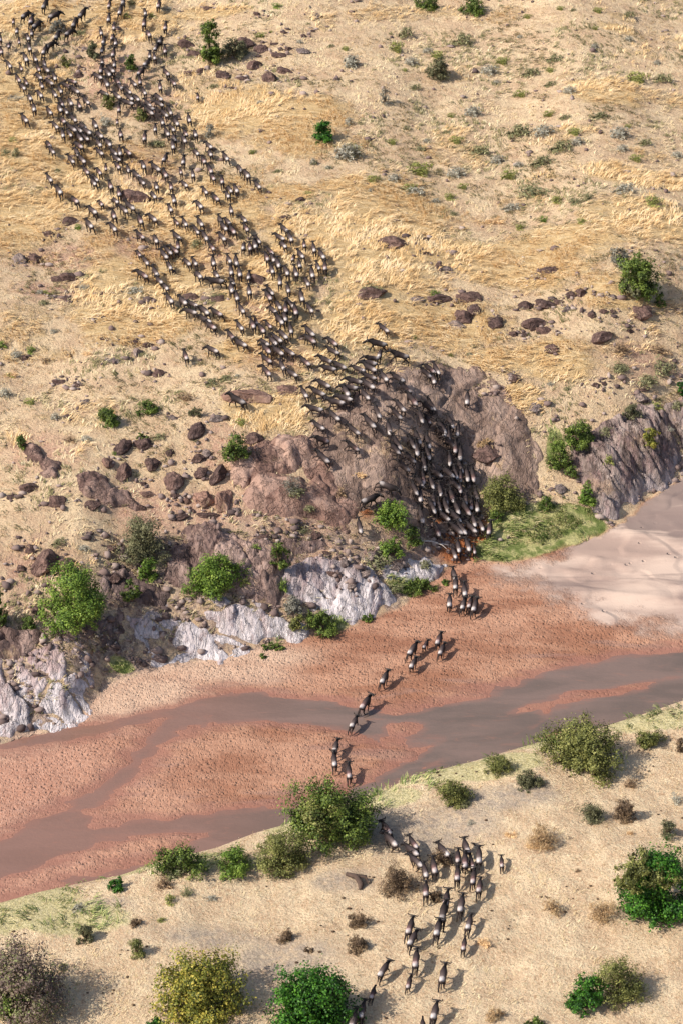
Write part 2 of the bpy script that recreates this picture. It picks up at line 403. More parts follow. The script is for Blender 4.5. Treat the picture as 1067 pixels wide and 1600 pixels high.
slab('rock_outcrop', 'slanting grey violet strata above the pale sand dunes',
     [(885, 700), (905, 685), (960, 655), (1000, 640), (1040, 640), (1062, 700), (1050, 752), (1010, 772), (965, 812), (935, 800), (900, 745)], M_RIGHT, 1.5, 1.5, 1.0, .95, (2.6, .9), seed=79, fac=(1.2, 4.5, .8))
slab('rock_outcrop', 'dark grey strata at the photo edge above the dunes',
     [(1040, 640), (1067, 628), (1130, 610), (1160, 680), (1110, 725), (1060, 748), (1062, 700)], M_RIGHT, 2.0, 1.2, 1.6, .95, (2.6, .9), seed=83, fac=(1.2, 4.5, .8))
slab('rock_outcrop', 'narrow pale rock fin poking out of the riverside grass',
     [(925, 800), (935, 798), (955, 820), (945, 825)], M_BANK, 1.0, .8, .5, .8, (2, 1), seed=89)
slab('rock_outcrop', 'long dark slab slanting down the dry slope below the seedling bush',
     [(38, 700), (60, 705), (90, 725), (98, 745), (88, 758), (70, 740), (45, 722)], M_BOULD, 1.0, .8, .5, .8, (2, 1), seed=97)
slab('rock_outcrop', 'longest dark ragged slab on the dry slope, pointing at the grey bush',
     [(125, 740), (150, 742), (185, 760), (225, 785), (258, 800), (230, 806), (190, 800), (160, 785), (130, 775)], M_BOULD, 1.2, .9, .8, .6, (2, 1), seed=101, blocks=.6)

slab('rock_outcrop', 'broken pinkish ledges between the dark crag and the white crag',
     [(430, 842), (480, 835), (540, 850), (600, 855), (640, 868), (600, 882), (560, 872), (500, 866), (452, 880)], M_DARKR, .6, 1.0, .6, .3, (1.8, .9), seed=103, fac=(1.2, 1.6, .4))
slab('rock_outcrop', 'tumbled dark rock beside the grey green twiggy tree',
     [(150, 905), (190, 880), (235, 915), (262, 930), (250, 950), (200, 948), (165, 935)], M_DARKR, .6, 1.0, .6, .3, (1.8, .9), seed=107, fac=(1.2, 1.6, .45))
slab('rock_outcrop', 'lilac step of rock between the dark crag and the long pale ledge',
     [(262, 925), (330, 928), (420, 942), (440, 962), (380, 950), (300, 945), (255, 950)], M_BANK, .5, .9, .6, .2, (1.8, .9), seed=109, fac=(1.4, 1.6, .35))

slab('rock_outcrop', 'fissured brown shoulder joining the reddish hump to the great dome',
     [(462, 690), (505, 690), (535, 750), (562, 812), (535, 815), (500, 770), (478, 730)], M_DOME, .9, 1.4, .4, .6, (1.2, .6), seed=113, fac=(2.4, 3.0, .5))

# ---------------------------------------------------------------- ground sheet
def upoly(poly): return [hit(px, py, 0)[:2] for px, py in poly]
def ell_mask(lst, soft=.45, wob=.9, seed=70):
    """soft union of ground ellipses given by photo centre and half sizes"""
    m = np.zeros(GX.shape, np.float32)
    wn = (fbm(GX / 4.5, GY / 4.5, 4, seed) - .5) * wob * 2
    for (px, py, a, b) in lst:
        x, y, z = hit(px, py); s = pxm(x, y, z); A = a / s; B = b / s / SP
        r = np.sqrt(((GX - x) / A) ** 2 + ((GY - y) / B) ** 2) + wn
        m = np.maximum(m, sstep(1 + soft, 1 - soft, r))
    return m
GOLD = [(60, 20, 90, 40), (190, 30, 100, 50), (40, 150, 70, 70), (60, 240, 90, 70), (30, 340, 80, 70), (120, 300, 90, 60), (330, 20, 60, 14), (200, 400, 100, 60), (260, 340, 90, 60), (330, 320, 80, 60),
        (280, 430, 110, 60), (200, 500, 110, 40), (380, 180, 100, 45), (450, 200, 80, 50), (500, 175, 60, 30), (620, 330, 130, 50), (590, 410, 120, 60), (480, 380, 60, 70), (560, 290, 60, 20), (940, 140, 60, 26),
        (990, 275, 80, 18), (1030, 280, 60, 16), (970, 45, 45, 10), (1010, 345, 110, 36), (880, 380, 110, 32), (800, 420, 120, 36), (700, 400, 80, 40), (590, 500, 90, 50), (720, 510, 90, 40), (420, 640, 70, 28), (400, 460, 90, 70),
        (860, 560, 90, 30), (780, 560, 60, 20), (450, 300, 50, 18), (820, 620, 40, 20), (230, 250, 60, 40), (160, 450, 60, 30), (960, 460, 60, 30), (640, 590, 60, 12), (430, 545, 80, 30)]
PINK = [(170, 120, 50, 50), (240, 170, 40, 30), (230, 260, 40, 30), (340, 400, 30, 40), (400, 480, 30, 36), (440, 560, 50, 20), (150, 60, 50, 20), (90, 400, 70, 18), (210, 385, 50, 18), (80, 455, 60, 14), (60, 700, 60, 25), (350, 720, 40, 40), (480, 840, 80, 30), (330, 800, 90, 25), (30, 900, 40, 40), (250, 800, 60, 20), (430, 900, 60, 16), (640, 870, 60, 20), (500, 815, 60, 16), (80, 890, 60, 20), (1000, 560, 60, 18)]
REDP = [(690, 720, 30, 60), (640, 740, 40, 20), (720, 820, 50, 30), (710, 870, 40, 16), (570, 790, 14, 12)]
GREEN = [(850, 835, 95, 32), (790, 860, 50, 16), (900, 820, 60, 20), (640, 915, 40, 12), (510, 975, 40, 10), (430, 1010, 24, 6), (190, 1040, 18, 6), (868, 700, 12, 16)]
LUSH = [(480, 1290, 60, 12), (880, 1160, 70, 12), (300, 1345, 110, 14), (160, 1372, 90, 14), (40, 1405, 90, 22), (700, 1205, 110, 16), (600, 1245, 50, 12), (1010, 1125, 90, 16), (790, 1190, 60, 14), (60, 1430, 120, 26)]
GREYD = [(800, 1245, 60, 14), (320, 1465, 90, 16), (640, 1300, 60, 30), (700, 1290, 60, 24), (520, 1375, 50, 14), (160, 1415, 40, 8), (450, 1500, 100, 30)]
PALEB = [(410, 1025, 0, 0)]
DARKSAND = [(990, 800, 90, 34)]
PALESAND = [(420, 1025, 60, 14), (340, 1050, 90, 18), (250, 1080, 80, 24), (180, 1100, 50, 24)]
gold = ell_mask(GOLD, .5, .55, 70) * (GD > 0)
# scattered natural patches beyond what the photo fixes
gold = np.maximum(gold, .55 * sstep(.6, .72, fbm(GX / 7, GY / 5, 3, 75)) * sstep(6, 20, GD))
pink = ell_mask(PINK, .6, .7, 71); redp = ell_mask(REDP, .5, .6, 72); green = ell_mask(GREEN, .35, .45, 73)
lush = ell_mask(LUSH, .5, .5, 74) * (GN > 0); greyd = ell_mask(GREYD, .6, .7, 76) * (GN > 0); dsand = ell_mask(DARKSAND, .45, 1.5, 77)
palesand = np.maximum(ell_mask(PALESAND, .7, .5, 78), sstep(3.2, 0.0, -GD) * (GX < flat(430, 1000)[0]))
river_m = sstep(.8, -.2, GD + (fbm(GX / 1.2, GY / 1.2, 3, 79) - .5) * 1.6) * sstep(.4, 0, GN)
wetm = sstep(-3.5, .8, wn_)
nr, nc = GX.shape
gv = np.stack([GX.ravel(), GY.ravel(), ZB.ravel()], 1)
MG = NT('ground_cover')
ground = mesh_obj('ground', gv, grid_faces(nr, nc), MG.m, smooth=True)
tag(ground, kind='structure')
for nm, arr in (('gold', gold), ('pink', pink), ('redp', redp), ('green', green), ('lush', lush), ('greyd', greyd), ('dsand', dsand), ('palesand', palesand),
                ('river', river_m), ('wet', wetm), ('pale', pale * river_m), ('leftsand', sstep(flat(420, 1150)[0], flat(60, 1150)[0], GX)), ('near', sstep(-1, 1, GN)), ('bank', sstep(16, 5, GD) * (GD > 0) * (GX < flat(760, 900)[0]))):
    a = ground.data.attributes.new(nm, 'FLOAT', 'POINT'); a.data.foreach_set('value', np.ascontiguousarray(arr, np.float32).ravel())
n = MG; co = n.coord()
fine = n.noise(co, 4.5, 8, .72); fine2 = n.noise(co, 11, 4, .7); mid = n.noise(co, .45, 5, .6); big = n.noise(co, .09, 4, .6)
# dry soil with cropped straw
c = n.mix(n.rng(mid, .35, .65), srgb(202, 170, 138), srgb(226, 199, 162))
c = n.mix(n.math('MULTIPLY', n.rng(n.noise(co, 1.3, 8, .72), .52, .66), .75), c, srgb(182, 146, 118))
c = n.mix(n.math('MULTIPLY', n.rng(fine, .53, .63), .8), c, srgb(150, 124, 98))
c = n.mix(n.math('MULTIPLY', n.rng(n.noise(co, 2.6, 7, .75), .6, .68), .7), c, srgb(122, 108, 80))
c = n.mix(n.math('MULTIPLY', n.rng(n.noise(n.mapping(co, (1, 1.6, 1)), 6, 5, .7), .5, .6), .45), c, srgb(236, 214, 176))
# golden standing grass, combed by the wind
st = n.mapping(co, (.5, 1.7, 1), (0, 0, .12))
g1 = n.noise(st, .9, 8, .68, 1.3); g2 = n.noise(st, 3.4, 6, .7, .8)
gc = n.ramp(n.math('ADD', n.math('MULTIPLY', g1, .6), n.math('MULTIPLY', g2, .4)), [(.33, srgb(176, 142, 100)), (.44, srgb(216, 180, 128)), (.54, srgb(236, 204, 154)), (.66, srgb(250, 228, 186))])
gf = n.rng(n.math('ADD', n.attr('gold'), n.math('MULTIPLY', n.math('SUBTRACT', n.noise(co, .8, 6, .7),   .5), 1.5)), .3, .95)
c = n.mix(gf, c, gc)
# near bank: bleached stubble
nc_ = n.mix(n.rng(n.noise(co, .5, 5, .6), .38, .62), srgb(216, 184, 150), srgb(236, 208, 172))
nc_ = n.mix(n.math('MULTIPLY', n.rng(n.noise(co, 7, 6, .75), .52, .62), .8), nc_, srgb(160, 132, 102))
nc_ = n.mix(n.math('MULTIPLY', n.rng(n.noise(co, 2.2, 8, .7), .56, .66), .7), nc_, srgb(176, 134, 100))
nc_ = n.mix(n.math('MULTIPLY', n.rng(n.noise(n.mapping(co, (1, .5, 1), (0, 0, .5)), 9, 5, .75), .52, .6), .6), nc_, srgb(242, 230, 194))
c = n.mix(n.attr('near'), c, nc_)
gy = n.math('MULTIPLY', n.attr('greyd'), n.rng(n.noise(co, 1.5, 6, .7), .35, .6, .3, .9))
c = n.mix(gy, c, n.mix(n.rng(fine, .4, .6), srgb(156, 140, 128), srgb(198, 180, 160)))
lf = n.rng(n.math('ADD', n.attr('lush'), n.math('MULTIPLY', n.math('SUBTRACT', n.noise(co, 1.5, 6, .7), .5), 1.2)), .25, .7)
c = n.mix(n.math('MULTIPLY', lf, .85), c, n.mix(n.rng(fine, .4, .6), srgb(180, 172, 120), srgb(224, 212, 164)))
pk = n.math('MULTIPLY', n.attr('pink'), n.rng(n.noise(co, 1.2, 7, .7), .35, .6, .3, 1))
c = n.mix(pk, c, n.mix(n.rng(fine, .4, .6), srgb(176, 134, 112), srgb(216, 178, 152)))
bk = n.math('MULTIPLY', n.attr('bank'), n.rng(n.noise(co, .7, 8, .72), .4, .56, 0, .9))
c = n.mix(bk, c, n.mix(n.rng(n.noise(co, 2.4, 8, .75), .42, .6), srgb(112, 92, 88), srgb(190, 166, 150)))
c = n.mix(n.attr('redp'), c, n.mix(n.rng(fine, .4, .6), srgb(150, 86, 52), srgb(196, 128, 84)))
gr = n.rng(n.math('ADD', n.attr('green'), n.math('MULTIPLY', n.math('SUBTRACT', n.noise(co, 1.2, 6, .7), .5), .9)), .35, .6)
c = n.mix(gr, c, n.mix(n.rng(n.noise(co, .7, 7, .7), .42, .6), srgb(112, 124, 66), srgb(192, 184, 128)))
# river sand
tr = n.mapping(n.mix(.06, co, n.noise(co, 1.1, 3, col=True)), (1, .8, 1))
tv = n.rng(n.noise(co, .5, 4, .6), .35, .6, .25, 1)
v1 = n.math('MULTIPLY', n.rng(n.voro(n.mapping(tr, (1, 1.5, 1), (0, 0, .6)), 2.3), .03, .42), tv); v2 = n.rng(n.voro(n.mapping(tr, (1.5, 1, 1), (0, 0, .3)), 4.2), .0, .45)
trod = n.math('ADD', n.math('MULTIPLY', v1, .55), n.math('ADD', n.math('MULTIPLY', v2, .3), n.math('MULTIPLY', n.noise(co, 5, 3, .6), .3)))
sc = n.mix(n.rng(n.noise(n.mapping(co, (.35, 1, 1), (0, 0, .3)), .35, 6, .62), .38, .62), srgb(148, 104, 82), srgb(178, 136, 112))
sc = n.mix(n.math('MULTIPLY', n.rng(n.noise(co, 3, 6, .7), .5, .65), .5), sc, srgb(138, 90, 68))
sc = n.mix(n.math('MULTIPLY', n.rng(n.noise(n.mapping(co, (.1, .45, 1), (0, 0, .3)), 1.0, 6, .65, .5), .5, .62), n.math('MULTIPLY', n.rng(n.attr('wet'), .0, .25), .75)), sc, srgb(150, 116, 102))
sc = n.mix(n.math('MULTIPLY', n.attr('leftsand'), .7), sc, n.mix(n.rng(fine, .4, .6), srgb(170, 124, 104), srgb(192, 150, 130)))
sc = n.mix(n.math('MULTIPLY', n.attr('palesand'), .9), sc, n.mix(n.rng(fine, .4, .6), srgb(184, 152, 130), srgb(206, 176, 152)))
ps = n.rng(n.math('ADD', n.attr('pale'), n.math('MULTIPLY', n.math('SUBTRACT', n.noise(co, .8, 7, .75), .5), .7)), .35, .75)
pcol = n.mix(n.rng(n.noise(n.mapping(co, (.3, .9, 1), (0, 0, .35)), .3, 5, .55), .4, .62), srgb(168, 144, 132), srgb(202, 178, 162))
pcol = n.mix(n.math('MULTIPLY', n.rng(n.math('ADD', n.math('MULTIPLY', n.attr('dsand'), .3), n.noise(n.mapping(co, (.09, .4, 1), (0, 0, .4)), 1.0, 5, .6, .6)), .55, .72), .85), pcol, srgb(134, 116, 110))
sc = n.mix(ps, sc, pcol)
wt = n.rng(n.math('ADD', n.attr('wet'), n.math('MULTIPLY', n.math('SUBTRACT', n.noise(n.mapping(co, (.4, 1, 1), (0, 0, .3)), 1.2, 6, .7), .5), .9)), .4, .95)
sc = n.mix(n.math('MULTIPLY', wt, .8), sc, srgb(148, 104, 90))
c = n.mix(n.attr('river'), c, sc)
calm = n.math('MAXIMUM', n.math('MULTIPLY', ps, .93), n.math('MULTIPLY', wt, .6))
rh = n.math('MULTIPLY', n.math('MULTIPLY', trod, .62), n.math('SUBTRACT', 1, calm))
prints = n.rng(n.voro(co, .75), .07, .16)       # single tracks on the dunes
rh = n.math('ADD', rh, n.math('MULTIPLY', prints, n.math('MULTIPLY', n.rng(n.noise(co, .16, 2), .54, .62), n.math('MULTIPLY', ps, .4))))
dryh = n.math('ADD', n.math('MULTIPLY', fine, .6), n.math('ADD', n.math('MULTIPLY', n.noise(co, 1.3, 8, .72), 1.2), n.math('MULTIPLY', gf, n.math('MULTIPLY', n.math('ADD', g1, n.math('MULTIPLY', g2, .5)), 1.6))))
mh = n.n('ShaderNodeMix', data_type='FLOAT'); n.put(n.attr('river'), mh.inputs[0]); n.put(dryh, mh.inputs[2]); n.put(rh, mh.inputs[3])
rg = n.math('SUBTRACT', .95, n.math('MULTIPLY', n.math('MULTIPLY', wt, n.attr('river')), .45))
n.fin(c, rg, n.bump(mh.outputs[0], .32), .25)

# ---------------------------------------------------------------- water
xs = np.arange(-110, 110, .6); ys_ = np.arange(flat(533, 1600)[1] - 6, flat(533, 620)[1], .6)
wx, wy = np.meshgrid(xs, ys_)
keep = (wy < yfar(wx) + 1.2) & (wy > ynear(wx) - 1.2)
f = grid_faces(*wx.shape); f = f[keep.ravel()[f].any(1)]
used = np.unique(f); mp = -np.ones(wx.size, int); mp[used] = np.arange(len(used))
n = NT('muddy_water'); co = n.coord()
m = n.mapping(co, (.25, 1, 1), (0, 0, .3))
wc = n.mix(n.rng(n.noise(m, .35, 6, .6, .6), .35, .65), srgb(106, 92, 84), srgb(126, 106, 97))
wc = n.mix(n.math('MULTIPLY', n.rng(n.noise(m, 1.2, 8, .72, 1), .56, .68), .35), wc, srgb(160, 112, 94))
wc = n.mix(n.math('MULTIPLY', n.attr('leftw'), .55), wc, srgb(146, 106, 92))
shf = n.rng(n.math('ADD', n.attr('shallow'), n.math('MULTIPLY', n.math('SUBTRACT', n.noise(m, 2.2, 7, .72, .6), .5), 1.3)), .3, 1.0)
wc = n.mix(n.math('MULTIPLY', shf, .55), wc, srgb(146, 106, 92))
n.fin(wc, .16, n.bump(n.noise(n.mapping(co, (1, 1.6, 1)), 2.2, 4, .6), .03), .5)
water = mesh_obj('water', np.stack([wx.ravel(), wy.ravel(), np.zeros(wx.size)], 1)[used], mp[f], n.m, smooth=True)
tag(water, kind='structure')
sv = sstep(1.1, 0, hsamp(wn_[YI, XI], wx.ravel()[used], wy.ravel()[used]))
a = water.data.attributes.new('leftw', 'FLOAT', 'POINT'); a.data.foreach_set('value', sstep(flat(600, 1150)[0], flat(200, 1150)[0], wx.ravel()[used]).astype(np.float32))
a = water.data.attributes.new('shallow', 'FLOAT', 'POINT'); a.data.foreach_set('value', sv.astype(np.float32))

# ---------------------------------------------------------------- grass blades
def blades(pts, zz, length, spread, width, lean_dir, n_each, seed, flat_=.5):
    """arched two segment blades, many per clump"""
    r = np.random.default_rng(seed); N = len(pts) * n_each
    base = np.repeat(pts, n_each, 0) + r.normal(0, spread, (N, 2)); z = np.repeat(zz, n_each)
    ang = np.repeat(lean_dir, n_each) + r.normal(0, .5, N)
    L = length * r.uniform(.6, 1.3, N); lean = r.uniform(flat_ * .6, flat_ * 1.4, N)
    dx, dy = np.cos(ang), np.sin(ang); nx, ny = -dy * width * .5, dx * width * .5
    p0 = np.stack([base[:, 0], base[:, 1], z - .03], 1)
    p1 = p0 + np.stack([dx * L * .35 * lean, dy * L * .35 * lean, L * .55 * (1.1 - lean * .4)], 1)
    p2 = p1 + np.stack([dx * L * .65 * lean * 1.2, dy * L * .65 * lean * 1.2, L * (.35 - lean * .3)], 1)
    s = np.stack([nx, ny, 0 * nx], 1)
    v = np.stack([p0 - s, p0 + s, p1 + s, p1 - s, p2 + s * .4, p2 - s * .4], 1).reshape(-1, 3)
    i = np.arange(N)[:, None] * 6
    f = np.concatenate([i + [0, 1, 2, 3], i + [3, 2, 4, 5]], 0)
    return v, f
def leaf_mat(name, cols, trans=.15, rough=.6, spec=.3, sc=.9):
    n = NT(name); co = n.coord()
    g = n.n('ShaderNodeNewGeometry')
    f = n.math('ADD', n.math('MULTIPLY', n.noise(co, sc, 6, .7), 1.15), n.math('MULTIPLY', g.outputs['Random Per Island'], .3))
    f = n.math('SUBTRACT', f, .2)
    c = n.ramp(f, [(.32 + .4 * i / max(len(cols) - 1, 1), cc) for i, cc in enumerate(cols)])
    n.fin(c, rough, None, spec)
    return n.m
M_GOLDG = leaf_mat('golden_grass_blades', [srgb(206, 168, 112), srgb(236, 202, 150), srgb(250, 228, 188)], sc=.35)
M_STRAW = leaf_mat('straw_blades', [srgb(190, 164, 122), srgb(222, 200, 156), srgb(240, 226, 188)], sc=.35)
M_GREENG = leaf_mat('green_grass_blades', [srgb(72, 96, 42), srgb(122, 138, 72), srgb(192, 188, 128)], sc=.5)
def scatter(mask, dens, seed):
    """points on the ground sheet with probability by mask"""
    r = np.random.default_rng(seed); mk = mask[YI, XI]
    N = int(dens * (XS[x_lo + x_n - 1] - X0) * (YS[y_lo + y_n - 1] - Y0))
    x = r.uniform(X0, XS[x_lo + x_n - 1], N); y = r.uniform(Y0, YS[y_lo + y_n - 1], N)
    p = hsamp(mk, x, y); k = r.random(N) < p
    x, y = x[k], y[k]; z = hsamp(ZB0, x, y)
    px, py = project(x, y, z)
    k = (px > -170) & (px < 1237) & (py > -60) & (py < 1660) & (hsamp(ZT, x, y) < z + .15)
    return np.stack([x[k], y[k]], 1), z[k]
flow = lambda p: (fbm(p[:, 0] / 11, p[:, 1] / 11, 2, 90) - .5) * 5 + .2
pts, zz = scatter(np.clip(gold * 1.2 - .25, 0, 1) * (GD > 1) * sstep(.3, .6, fbm(GX / 2.5, GY / 1.6, 3, 97)), 5.5, 1)
v, f = blades(pts, zz, .62, .16, .045, flow(pts), 6, 2, .9)
tag(mesh_obj('golden_grass', v, f, M_GOLDG), kind='stuff')
pts, zz = scatter(np.clip((GN > .6) * (1 - greyd) * fbm(GX / 3, GY / 3, 3, 91) * 1.2, 0, 1), 4.5, 3)
v, f = blades(pts, zz, .25, .12, .026, flow(pts) * 2, 4, 4, .6)
tag(mesh_obj('straw_grass', v, f, M_STRAW), kind='stuff')
gm = np.maximum(green * (GD > .3), lush * .4 * (GN > .2))
pts, zz = scatter(np.clip(gm, 0, 1) * sstep(.38, .6, fbm(GX / 1.8, GY / 1.8, 3, 92)), 9, 5)
v, f = blades(pts, zz, .6, .13, .06, flow(pts) * 3, 5, 6, .7)
tag(mesh_obj('green_grass', v, f, M_GREENG), kind='stuff')
# low dull herbs and stubble over the dry slope
M_HERB = leaf_mat('dull_herb_leaves', [srgb(92, 88, 58), srgb(128, 122, 80), srgb(160, 146, 104)], sc=.6)
dry = (GD > 2) * (1 - gold) * sstep(.44, .62, fbm(GX / 6, GY / 6, 4, 93)) * (GY > 0)
pts, zz = scatter(np.clip(dry, 0, 1), 1.7, 7)
v, f = blades(pts, zz, .4, .17, .06, flow(pts) * 3, 7, 8, .8)
tag(mesh_obj('dry_herbs', v, f, M_HERB), kind='stuff')
pts, zz = scatter(np.clip((GD > 2) * (1 - gold) * .7, 0, 1), 2.2, 17)
v, f = blades(pts, zz, .4, .14, .05, flow(pts) * 3, 4, 18, .8)
tag(mesh_obj('straw_stubble', v, f, M_STRAW), kind='stuff')

# ---------------------------------------------------------------- boulders
def ico(sub):
    import bmesh
    bm = bmesh.new(); bmesh.ops.create_icosphere(bm, subdivisions=sub, radius=1.0)
    v = np.array([x.co[:] for x in bm.verts]); f = np.array([[q.index for q in p.verts] for p in bm.faces]); bm.free()
    return v, f
IV, IF = ico(4); IV3, IF3 = ico(3)
def boulder_mesh(seed, sub=4):
    r = np.random.default_rng(seed); V, Fc = (IV, IF) if sub == 4 else (IV3, IF3)
    v = V.copy()
    for k in range(14):                                       # planes knocked off the lump
        nn = r.normal(0, 1, 3); nn /= np.linalg.norm(nn); d = r.uniform(.5, .86)
        s = v @ nn; over = np.maximum(s - d, 0); v -= np.outer(over * .97, nn)
    q = (fbm(v[:, 0] * 1.4 + v[:, 2] * .9, v[:, 1] * 1.4 - v[:, 2], 4, seed) - .5) * .45 + (ridged(v[:, 0] * 2.5 + v[:, 2] * 2, v[:, 1] * 2.5 + v[:, 2] * 2, 3, seed + 1) - .5) * .2
    v *= (1 + q)[:, None]
    me = bpy.data.meshes.new('boulder')
    me.from_pydata(v.tolist(), [], Fc.tolist()); me.polygons.foreach_set('use_smooth', np.ones(len(Fc), bool))
    return me
BMESH = [boulder_mesh(200 + i) for i in range(9)]
BM_DARK = []
for i, me in enumerate(BMESH): me.materials.append(M_BOULD)
BM_PALE = [me.copy() for me in BMESH[:5]]
for me in BM_PALE: me.materials.clear(); me.materials.append(M_BOULD2)
BM_RED = [me.copy() for me in BMESH[4:8]]
for me in BM_RED: me.materials.clear(); me.materials.append(M_DOME)
ROCKS = []
def T(x0, y0, sc, lst):
    for q in lst: ROCKS.append((x0 + q[0] / sc, y0 + q[1] / sc, q[2] / sc, q[3] / sc) + tuple(q[4:]))
# (x, y, width, height[, tone, tilt]) measured on enlargements of the photo
ROCKS += [(390, 615, 72, 32, 'r'), (448, 608, 34, 24, 'r'), (610, 378, 46, 24, 'd'), (213, 306, 40, 30, 'd'), (407, 436, 30, 26, 'd'), (445, 340, 24, 14, 'd'), (470, 311, 16, 12, 'd'),
          (762, 708, 40, 32, 'd'), (300, 462, 26, 18, 'd'), (340, 466, 26, 18, 'd'), (577, 455, 44, 26, 'd'), (396, 684, 30, 22, 'd'), (351, 778, 22, 40, 'r')]
T(0, 560, 2.667, [(248, 95, 50, 30), (322, 110, 35, 25), (355, 180, 50, 35, 'p'), (665, 60, 45, 35), (290, 238, 35, 25), (515, 360, 64, 105, 'd', -.5), (455, 430, 50, 60, 'r'), (515, 470, 60, 90), (640, 435, 60, 72), (130, 530, 80, 60),
               (235, 590, 70, 70), (600, 350, 85, 60), (385, 610, 70, 50), (735, 500, 82, 92), (840, 470, 60, 70), (825, 410, 50, 50), (910, 478, 52, 96), (850, 575, 80, 82, 'r'), (620, 565, 60, 30, 'r'), (710, 390, 40, 40), (935, 572, 60, 76, 'r'), (865, 390, 40, 45, 'p'),
               (828, 292, 66, 92), (905, 245, 70, 40, 'p'), (720, 248, 45, 20, 'p'), (190, 840, 100, 120), (285, 850, 70, 70), (218, 872, 56, 60), (130, 790, 45, 56), (90, 870, 40, 35), (460, 790, 60, 30), (370, 735, 30, 28, 'p'), (415, 715, 30, 22, 'p'),
               (480, 910, 60, 56), (740, 660, 95, 30), (870, 650, 85, 30), (800, 630, 30, 24), (155, 1045, 50, 45), (600, 520, 30, 24), (730, 570, 40, 30), (780, 590, 36, 36, 'r'), (45, 575, 40, 30), (985, 630, 40, 36, 'p')])
T(0, 300, 3.557, [(185, 370, 90, 70), (108, 372, 84, 76, 'p'), (392, 465, 100, 84), (320, 482, 80, 56), (272, 230, 70, 46), (390, 160, 90, 66), (380, 585, 58, 38), (310, 580, 60, 28, 'p'), (570, 560, 40, 25), (520, 705, 50, 22), (765, 885, 50, 74, 'p'), (830, 845, 66, 46),
               (745, 835, 70, 40), (640, 935, 90, 36, 'p'), (885, 1005, 60, 52), (580, 812, 40, 22), (335, 1052, 70, 36), (430, 1058, 40, 22), (135, 920, 46, 36), (860, 602, 38, 14, 'p')])
T(250, 0, 3.557, [(155, 240, 90, 76), (267, 45, 60, 36), (540, 75, 44, 32), (465, 245, 106, 100), (570, 265, 80, 72), (660, 302, 105, 46), (525, 355, 88, 76), (605, 430, 90, 76), (695, 392, 78, 56), (360, 412, 86, 70), (460, 436, 60, 36), (160, 405, 60, 36), (765, 440, 70, 26),
                (800, 280, 80, 46, 'p'), (635, 242, 60, 30), (715, 268, 44, 32), (798, 200, 30, 28), (695, 180, 45, 24), (240, 388, 56, 50), (410, 487, 66, 22), (870, 85, 56, 26, 'p'), (190, 300, 76, 50), (850, 170, 30, 22)])
T(517, 280, 1.94, [(275, 182, 50, 26), (283, 223, 24, 14), (325, 262, 24, 24), (347, 271, 34, 16, 'p'), (328, 356, 70, 40), (412, 355, 76, 46), (400, 412, 56, 56), (375, 437, 54, 34, 'p'), (436, 392, 44, 44), (495, 430, 56, 54), (266, 361, 44, 24, 'p'), (585, 382, 45, 32), (655, 378, 66, 38),
                   (620, 430, 78, 52), (640, 457, 46, 34), (552, 467, 28, 24), (585, 470, 24, 20), (665, 272, 58, 30), (622, 295, 24, 22), (755, 341, 34, 36), (725, 350, 36, 26), (692, 371, 32, 20), (822, 351, 20, 14, 'p'), (852, 356, 26, 18, 'p'), (790, 410, 26, 24), (825, 400, 24, 18),
                   (853, 399, 22, 16), (940, 398, 70, 66), (820, 472, 74, 44), (667, 512, 48, 32), (688, 463, 18, 10), (905, 456, 20, 18), (555, 600, 36, 36), (715, 392, 26, 18, 'p')])
T(667, 540, 2.667, [(362, 130, 46, 42, 'p'), (455, 252, 56, 50, 'p'), (735, 155, 26, 24), (700, 160, 36, 22), (882, 214, 66, 40, 'p'), (902, 180, 46, 22), (560, 592, 50, 46, 'p'), (270, 195, 40, 14)])
T(0, 0, 7.113, [(880, 830, 120, 90), (900, 760, 110, 50), (960, 540, 90, 60, 'p')])
T(340, 620, 2.667, [(560, 780, 40, 40, 'p'), (610, 730, 60, 46, 'p'), (745, 700, 60, 40, 'p'), (530, 690, 40, 36, 'p'), (490, 735, 60, 30), (450, 650, 40, 24), (330, 540, 36, 24), (410, 575, 40, 40), (200, 580, 60, 36), (650, 655, 50, 40, 'p')])
def rock_geo(px, py, w, h):
    s0 = pxm(*hit(px, py)); hh = h / s0; W = w / s0
    D = hh * .85; Z = max((hh - D * SP) / CP, .3 * hh)
    x, y, z = hit(px, py + Z * CP * s0 * .3)
    return x, y, z, W, D, Z
rock_objs = []
def rough_place(px, py, w, h, tone='d', tilt=None, k=[0]):
    k[0] += 1; i = k[0]
    x, y, z, W, D, Z = rock_geo(px, py, w, h)
    L = {'d': BMESH, 'p': BM_PALE, 'r': BM_RED}[tone]
    o = bpy.data.objects.new('boulder', L[i % len(L)]); C.objects.link(o)
    o.location = (x, y, z + Z * .02)
    o.scale = (W * .6, D * .75, Z * .85)
    o.rotation_euler = (random.uniform(-.12, .12), random.uniform(-.12, .12), (tilt if tilt is not None else random.uniform(-.5, .5)) if abs(W / D - 1) < 1.2 else random.uniform(-.12, .12))
    rock_objs.append((o, px, py, w, h, tone))
    return o
for q in ROCKS: rough_place(*q)

